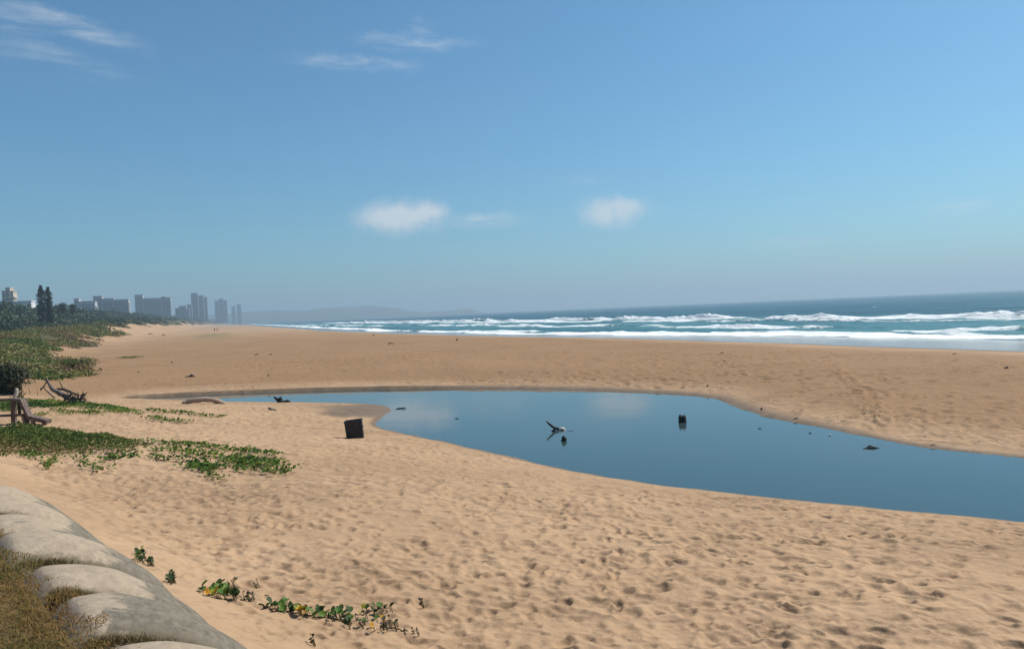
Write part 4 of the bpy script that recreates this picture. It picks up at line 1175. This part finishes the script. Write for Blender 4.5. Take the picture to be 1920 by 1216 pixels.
def branches():
    f = Frame(112, 760); root = thing('fallen_branch', 'tangled fallen branch with a steep forked limb in the green mat', 'driftwood', tuple(f.o))
    limb('trunk', root, f, [(87, 709), (92, 719), (98, 729), (110, 735), (124, 743), (140, 752), (158, 762)], [.05, .075, .10, .12, .11, .09, .07], DRIFT_GREY, 1)
    limb('branch', root, f, [(88, 711), (81, 723), (74, 732)], [.035, .03, .02], DRIFT_DARK, 2, .1)
    limb('branch', root, f, [(88, 726), (97, 735), (107, 744)], [.05, .055, .06], DRIFT_PALE, 3, -.2)
    limb('branch', root, f, [(106, 712), (109, 718), (112, 725), (117, 733)], [.015, .02, .025, .03], DRIFT_DARK, 4, .2)
    limb('branch', root, f, [(104, 729), (116, 730), (130, 735), (146, 742)], [.05, .07, .07, .04], DRIFT_DARK, 5, .15)
    limb('branch', root, f, [(112, 741), (122, 738), (134, 741), (137, 733)], [.04, .05, .05, .04], DRIFT_GREY, 6, -.1)
    limb('branch', root, f, [(120, 750), (134, 745), (150, 748), (158, 737)], [.05, .06, .06, .04], DRIFT_DARK, 7, 0)
    limb('branch', root, f, [(73, 731), (76, 727), (84, 726)], [.02, .02, .02], DRIFT_DARK, 8, .1)
    for i in range(60):
        a, b = rnd.uniform(120, 160), rnd.uniform(742, 762); an = rnd.uniform(-1.0, 2.6); L = rnd.uniform(6, 14)
        limb('twig', root, f, [(a, b), (a + math.cos(an) * L * .5 + rnd.uniform(-2, 2), b - abs(math.sin(an)) * L * .5), (a + math.cos(an) * L, b - abs(math.sin(an)) * L)],
             [.03, .022, .01], rnd.choice([DRIFT_DARK, DRIFT_GREY, DRIFT_DARK]), 20 + i, rnd.uniform(-.4, .4))
    f = Frame(34, 744); root = thing('dead_stump', 'small pale dead stump with dark twigs behind the broken rail', 'driftwood', tuple(f.o))
    limb('trunk', root, f, [(29, 748), (30, 738), (32, 728)], [.12, .11, .07], DRIFT_WHITE, 3)
    for i, (x0, x1, y1) in enumerate(((32, 41, 733), (33, 39, 738), (36, 37, 729), (35, 43, 737))):
        limb('twig', root, f, [(x0, 746), ((x0 + x1) / 2, (746 + y1) / 2 - 1), (x1, y1)], [.04, .03, .015], DRIFT_DARK, 50 + i, .1 * i)
    f = Frame(56, 740); root = thing('dead_twig', 'thin bare twigs standing against the sand left of the fallen branch', 'twig', tuple(f.o))
    limb('stem', root, f, [(57, 746), (56, 734), (53, 726)], [.018, .014, .008], DRIFT_DARK, 71); limb('branch', root, f, [(71, 746), (71, 736), (70, 729)], [.018, .014, .008], DRIFT_DARK, 72)
    f = Frame(388, 757); root = thing('bleached_log', 'long bent bleached log half buried beside the lagoon arm', 'log', tuple(f.o))
    lg = limb('trunk', root, f, [(342, 756), (358, 751.5), (374, 749), (390, 748.5), (404, 750.5), (414, 753.5), (421, 757)], [.09, .13, .14, .13, .13, .12, .085], DRIFT_PALE, 8)
    limb('broken_end', lg, f, [(402, 754.5), (412, 757), (421.5, 757.8)], [.05, .07, .075], DRIFT_DARK, 9, .04)
    f = Frame(526, 754); root = thing('snagged_branch', 'black snagged branch at the edge of the narrow lagoon arm', 'driftwood', tuple(f.o))
    limb('trunk', root, f, [(513, 743), (518, 747), (524, 751), (530, 753)], [.035, .07, .15, .10], STUMP, 4); limb('branch', root, f, [(529, 753), (535, 752.5), (539, 751), (545, 753)], [.05, .06, .07, .03], STUMP, 5)
    limb('branch', root, f, [(523, 750), (526, 746), (529, 748)], [.06, .09, .04], STUMP, 6)
    f = Frame(510, 769); root = thing('driftwood_stick', 'short brown stick on the sand below the snagged branch', 'driftwood', tuple(f.o))
    limb('stick', root, f, [(503, 764), (508, 767), (513, 769), (517, 770)], [.04, .06, .07, .09], DRIFT_GREY, 6)
    f = Frame(356, 706); root = thing('driftwood_branch', 'dark knobbed branch lying on the smooth sand slope', 'driftwood', tuple(f.o))
    limb('stick', root, f, [(347, 707), (353, 705.5), (358, 704.5), (365, 706)], [.08, .04, .07, .11], DRIFT_DARK, 7); limb('knob', root, f, [(358, 705), (361, 703), (362, 702.5)], [.10, .12, .06], DRIFT_DARK, 8)
branches()

DEBRIS = [(733, 644, 13, 4, 'm', 'mixed heap of driftwood far up the bar in the middle'), (857, 637, 4, 6, 'd', 'upright dark stub near the surf left of centre'),
          (701, 628, 6, 3, 'd', 'dark lump at the surf edge above the driftwood heap'), (481, 664.5, 9, 3, 'm', 'left of two flat sticks on the far sand'),
          (508, 664.5, 7, 3, 'd', 'right of two flat sticks on the far sand'), (503, 704, 5, 4, 'm', 'single small stump on smooth sand beyond the arm'),
          (1327, 724, 6, 6, 'd', 'dark stub on the bar just above the lagoon bend'), (1354, 661, 8, 4, 'd', 'flat dark piece near the wet sand right of centre'),
          (1358, 677, 3, 4, 'd', 'tiny upright stub below the flat dark piece'), (1232, 728, 7, 2.5, 'd', 'thin stick above the widest part of the lagoon'),
          (1428, 767, 5, 7, 'd', 'upright stub on the bank at the lagoon bend'), (1621, 777, 8, 6, 'd', 'leaning stub beside the walked track'),
          (1887, 690, 12, 7, 'm', 'small pile of driftwood at the right edge of the bar'), (1493, 784, 13, 4, 'm', 'flat branch on the damp bank right of the bend'),
          (1582, 789, 14, 3, 'm', 'long flat stick on the damp bank under the track'),
          (1735, 818, 10, 3, 'm', 'small stick high on the damp bank at right'), (1835, 830, 14, 4, 'm', 'flat driftwood on the damp bank near the right edge'),
          (1750, 834, 12, 3, 'd', 'dark stick low on the damp bank at right'), (307, 628, 8, 3.5, 'd', 'dark driftwood under the far sand face'),
          (282, 626, 12, 3, 'd', 'longer dark driftwood at the foot of the far dune'), (255, 951, 9, 4, 'd', 'small dark twig on the sand beyond the sandbags'),
          (1790, 663, 10, 3, 'd', 'flat dark weed line piece by the wet sand at right'), (500, 1116, 11, 4, 'd', 'short fallen twig beside the three sprouts'),
          (1650, 1120, 9, 4, 'd', 'small curled twig among footprints at lower right'), (1018, 936, 4, 3, 'd', 'tiny dark chip on the trodden sand in the middle'),
          (172, 691, 7, 4, 'd', 'dark tuft of wrack under the green dune shrub'), (260, 697, 5, 3, 'd', 'dark chip on the pale sand slope'),
          (322, 679, 6, 3, 'd', 'dark chip at the crest of the pale sand slope')]
def debris():
    for i, (px, py, w, h, kd, lab) in enumerate(DEBRIS):
        w, h = w * 0.85, h * 0.75
        f = Frame(px, py + 1); root = thing('driftwood_piece', lab, 'driftwood', tuple(f.o)); r_ = random.Random(300 + i); m = f.m
        mat = DRIFT_DARK if kd == 'd' else DRIFT_GREY
        limb('stick', root, f, [(px - w / 2, py + 0.8), (px - w * .1, py - h * .25), (px + w / 2, py + r_.uniform(-.4, .6) * h)], [w * m * .06 + h * m * .10, h * m * .22, h * m * .16], mat, i)
        limb('branch', root, f, [(px - w * .15, py + .6), (px + r_.uniform(-.1, .1) * w, py - h * .45), (px + r_.uniform(0, .3) * w, py - h * .85)], [h * m * .18, h * m * .16, h * m * .07], DRIFT_DARK, i + 60, r_.uniform(-.05, .05))
        if kd == 'm': limb('branch', root, f, [(px, py + .6), (px + w * .3, py - h * .3), (px + w * .62, py + .5)], [h * m * .14, h * m * .12, h * m * .06], DRIFT_GREY, i + 90, .05)
debris()

# ------------------------------------------------------------------ things in the lagoon
def in_water():
    f = Frame(1048, 806, 0.0); root = thing('drowned_branch', 'forked black branch on a pale log rising from the lagoon', 'driftwood', tuple(f.o))
    tk = limb('trunk', root, f, [(1042, 811), (1047, 806.5), (1052, 804.5), (1056, 805), (1061, 812)], [.04, .055, .085, .085, .07], DRIFT_WHITE, 2)
    limb('branch', root, f, [(1048, 803), (1041, 802.5), (1034, 797.5), (1028, 792.5), (1024, 789)], [.05, .055, .045, .035, .022], STUMP, 3)
    limb('branch', root, f, [(1040, 802.5), (1036, 806), (1031, 811)], [.05, .045, .03], STUMP, 4, -.25)
    limb('knot_hole', tk, f, [(1052, 807), (1054, 806), (1056, 805)], [.04, .05, .04], DRIFT_DARK, 5, -.09)
    limb('twig', root, f, [(1040, 809.5), (1052, 807), (1073, 804.5)], [.012, .014, .008], STUMP, 6, -.35)
    g = Frame(1060, 826, 0.0); off = g.o - f.o
    o = limb('root_stub', root, g, [(1056, 830), (1058, 822), (1055.5, 817.5)], [.10, .10, .055], STUMP, 7); o.location = off
    # stump
    f = Frame(1279.5, 791, 0.0); root = thing('drowned_stump', 'black stump standing in the lagoon with its reflection', 'stump', tuple(f.o))
    W = 7.2 * f.m; H = 12.5 * f.m; V = []; n = 22; rows = 12
    for i in range(rows):
        k = i / (rows - 1); z = -0.35 + (H + 0.35) * k
        for j in range(n):
            a = 2 * math.pi * j / n
            rr_ = W * (1 - 0.14 * k ** 3 + 0.10 * math.sin(a * 3 + 1) * k + 0.07 * math.sin(a * 7 + i * .3)) * (1 if k < .97 else .86)
            V.append((rr_ * math.cos(a), rr_ * math.sin(a), z + (0.03 * math.sin(a * 4) + .025 * math.cos(a * 2 + 1)) * k ** 4))
    V.append((0, 0, H - .03)); F = [(i * n + j, i * n + (j + 1) % n, (i + 1) * n + (j + 1) % n, (i + 1) * n + j) for i in range(rows - 1) for j in range(n)]
    F += [((rows - 1) * n + j, (rows - 1) * n + (j + 1) % n, rows * n) for j in range(n)]
    tk = obj('trunk', mesh_from('trunk', V, F, STUMP), root)
    limb('splinter', tk, f, [(1281, 781), (1281.5, 779), (1282, 777.5)], [.05, .04, .02], STUMP, 2); limb('splinter', tk, f, [(1277, 781), (1277, 779.5), (1276.5, 778.5)], [.05, .04, .02], STUMP, 3)
    # barely awash sticks
    for (px, py, lab, segs) in ((1636, 840, 'dark weed covered branch just awash in the lagoon at right', [(1618, 841), (1630, 839.2), (1637, 838), (1646, 839.8), (1656, 841.5)]),
                                (752, 766, 'scummy twigs floating off the damp spit', [(738, 768), (746, 765.5), (752, 766.2), (757, 763.6), (762, 765)]),
                                (857, 784.5, 'tiny floating chip in the middle of the lagoon', [(853, 784.6), (857, 783.9), (861, 784.6)]),
                                (1425, 803, 'faint floating leaf below the lagoon bend', [(1421, 803), (1425, 802.5), (1429, 803.2)]),
                                (1519, 812, 'small floating chip near the right bank', [(1517, 812), (1519, 811.2), (1521, 812)]),
                                (1345, 742.5, 'thin stick resting in the water at the far bend', [(1340, 744), (1346, 742.6), (1352, 744)])):
        f = Frame(px, py, 0.0); root = thing('floating_stick', lab, 'driftwood', tuple(f.o))
        limb('stick', root, f, segs, [.014] + [.022 if len(segs) < 4 else .03] * (len(segs) - 2) + [.01], STUMP, int(px))
        if len(segs) > 3:
            limb('twig', root, f, [segs[1], ((segs[1][0] + segs[2][0]) / 2 + 2, segs[2][1] - 1.2), (segs[2][0] + 4, segs[2][1] + .6)], [.02, .022, .01], STUMP, int(px) + 1, .15)
    WHITE = principled('white_float', (0.8, 0.8, 0.78), 0.5)[0]
    f = Frame(1556, 816.5, 0.0); V, F = tube([(0, 0, -.02), (0, 0, .01), (0.01, 0, .045), (0.015, 0, .06)], [.02, .03, .028, .008], 10, 3, .05)
    o = obj('floating_scrap', mesh_from('floating_scrap', V, F, WHITE), None, tuple(f.o)); tag(o, 'tiny white scrap floating near the right bank', 'litter')
in_water()

# ------------------------------------------------------------------ dark bin on the sand
def build_bin():
    m, k, b = principled('dark_bin_plastic', (0.012, 0.013, 0.015), 0.55, 0.4)
    n = k.noise(objco(k), 6, 5, 0.65); k.l.new(k.mix(k.ramp(n, 0.45, 0.8), (0.008, 0.009, 0.011), (0.035, 0.032, 0.030)), b.inputs['Base Color'])
    f = Frame(667, 821); root = thing('dark_bin', 'leaning black open box bin on the sand beside the lagoon', 'bin', (f.o.x, f.o.y, f.o.z - 0.05))
    W = 30.5 * f.m; H = 36.5 * f.m; D = 0.34; t = 0.03
    ang = math.atan2(f.e.y, f.e.x)
    def ring(z, w, d): return [(-w / 2, -d / 2, z), (w / 2, -d / 2, z), (w / 2, d / 2, z), (-w / 2, d / 2, z)]
    V = ring(-0.05, W, D) + ring(H * .5, W * 1.02, D * 1.05) + ring(H, W * 1.04, D * 1.1) + ring(H, W * 1.04 - 2 * t, D * 1.1 - 2 * t) + ring(0.03, W - 2 * t, D - 2 * t)
    F = [(3, 2, 1, 0)]
    for q in range(4):
        for j in range(4): F.append((q * 4 + j, q * 4 + (j + 1) % 4, q * 4 + 4 + (j + 1) % 4, q * 4 + 4 + j))
    F.append((16, 17, 18, 19))
    body = obj('body', mesh_from('body', V, F, m, False), root)
    w2, d2 = W * 1.04 + .03, D * 1.1 + .03
    V = ring(H - .035, w2, d2) + ring(H + .008, w2, d2) + ring(H + .008, w2 - .09, d2 - .09) + ring(H - .035, w2 - .09, d2 - .09)
    F = [(q * 4 + j, q * 4 + (j + 1) % 4, ((q + 1) % 4) * 4 + (j + 1) % 4, ((q + 1) % 4) * 4 + j) for q in range(4) for j in range(4)]
    obj('rim', mesh_from('rim', V, F, m, False), body)
    for sx in (-.42, .42):
        V, F = boxvf(W * sx - .02, W * sx + .02, -D / 2 - .022, -D / 2 + .01, 0, H * .93); obj('rib', mesh_from('rib', V, F, m, False), body)
    V, F = tube([(W * .51, -.07, H * .66), (W * .56, -.05, H * .63), (W * .56, .05, H * .63), (W * .51, .07, H * .66)], [.014] * 4, 6, 1, 0); obj('handle', mesh_from('handle', V, F, m), body)
    root.rotation_euler = (math.radians(2), math.radians(-5.0), ang + math.radians(6))
build_bin()

# ------------------------------------------------------------------ people far along the beach
def person(label, px, py, h, cloth, legs, seed, stride):
    f = Frame(px, py); root = thing('person', label, 'person', tuple(f.o), math.atan2(f.e.y, f.e.x))
    me = bpy.data.meshes.new('body'); s_ = stride
    J = [(0, 0, .93), (0, 0, 1.15), (0, 0, 1.38), (0, -.01, 1.50), (0, -.02, 1.62), (0, -.02, 1.72), (.19, 0, 1.40), (.25, .02, 1.12), (.24, -.06 * s_, .86), (-.19, 0, 1.40), (-.25, 0, 1.12), (-.24, .08 * s_, .86),
         (.10, 0, .86), (.11, -.10 * s_, .48), (.11, -.16 * s_, .07), (.11, -.30 * s_ - .05, .03), (-.10, 0, .86), (-.11, .08 * s_, .48), (-.11, .20 * s_, .08), (-.11, .08 * s_, .03)]
    E = [(0, 1), (1, 2), (2, 3), (3, 4), (4, 5), (2, 6), (6, 7), (7, 8), (2, 9), (9, 10), (10, 11), (0, 12), (12, 13), (13, 14), (14, 15), (0, 16), (16, 17), (17, 18), (18, 19)]
    Rd = [.15, .14, .16, .055, .095, .08, .065, .045, .035, .065, .045, .035, .10, .065, .045, .04, .10, .065, .045, .04]
    me.from_pydata([tuple(c * h / 1.78 for c in v) for v in J], E, [])
    o = obj('body', me, root); md = o.modifiers.new('skin', 'SKIN')
    for v, r in zip(me.skin_vertices[0].data if me.skin_vertices else [], Rd): v.radius = (r, r * .8)
    if not me.skin_vertices:
        bpy.context.view_layer.update()
    if me.skin_vertices:
        me.skin_vertices[0].data[0].use_root = True
    o.modifiers.new('subdivision', 'SUBSURF').levels = 1
    m, k, b = principled('clothed_figure', cloth, 0.85, 0.2)
    z = k.node('ShaderNodeSeparateXYZ'); k.l.new(objco(k), z.inputs[0])
    c = k.mix(k.ramp(z.outputs[2], .90 * h / 1.78, .94 * h / 1.78), legs, cloth); c = k.mix(k.ramp(z.outputs[2], 1.47 * h / 1.78, 1.5 * h / 1.78), c, (.12, .07, .045)); c = k.mix(k.ramp(z.outputs[2], 1.68 * h / 1.78, 1.7 * h / 1.78), c, (.015, .012, .01))
    k.l.new(c, b.inputs['Base Color']); me.materials.append(m)
    return root
person('person in a dark top, left of a pair walking far up the beach', 402.5, 621, 1.72, (.05, .05, .07), (.06, .05, .05), 1, 1)
person('person in a reddish top, right of a pair walking far up the beach', 407.5, 621, 1.65, (.25, .10, .08), (.07, .06, .06), 2, -1)

# ------------------------------------------------------------------ sea air
def build_haze():
    m = bpy.data.materials.new('sea_haze'); m.use_nodes = True
    k = NT(m.node_tree); k.n.clear()
    out = k.node('ShaderNodeOutputMaterial'); v = k.node('ShaderNodeVolumePrincipled')
    v.inputs['Color'].default_value = (0.555, 0.725, 0.86, 1); v.inputs['Density'].default_value = 1 / 2900.0
    v.inputs['Anisotropy'].default_value = 0.2
    v.inputs['Density Attribute'].default_value = ''
    m.cycles.homogeneous_volume = True
    k.l.new(v.outputs[0], out.inputs['Volume'])
    V, F = boxvf(-14500, 14500, -14500, 14500, -14, 175)
    me = mesh_from('haze', V, F, m, False)
    tag(obj('haze', me), 'pale salt haze over the coast', 'haze', kind='stuff')
build_haze()
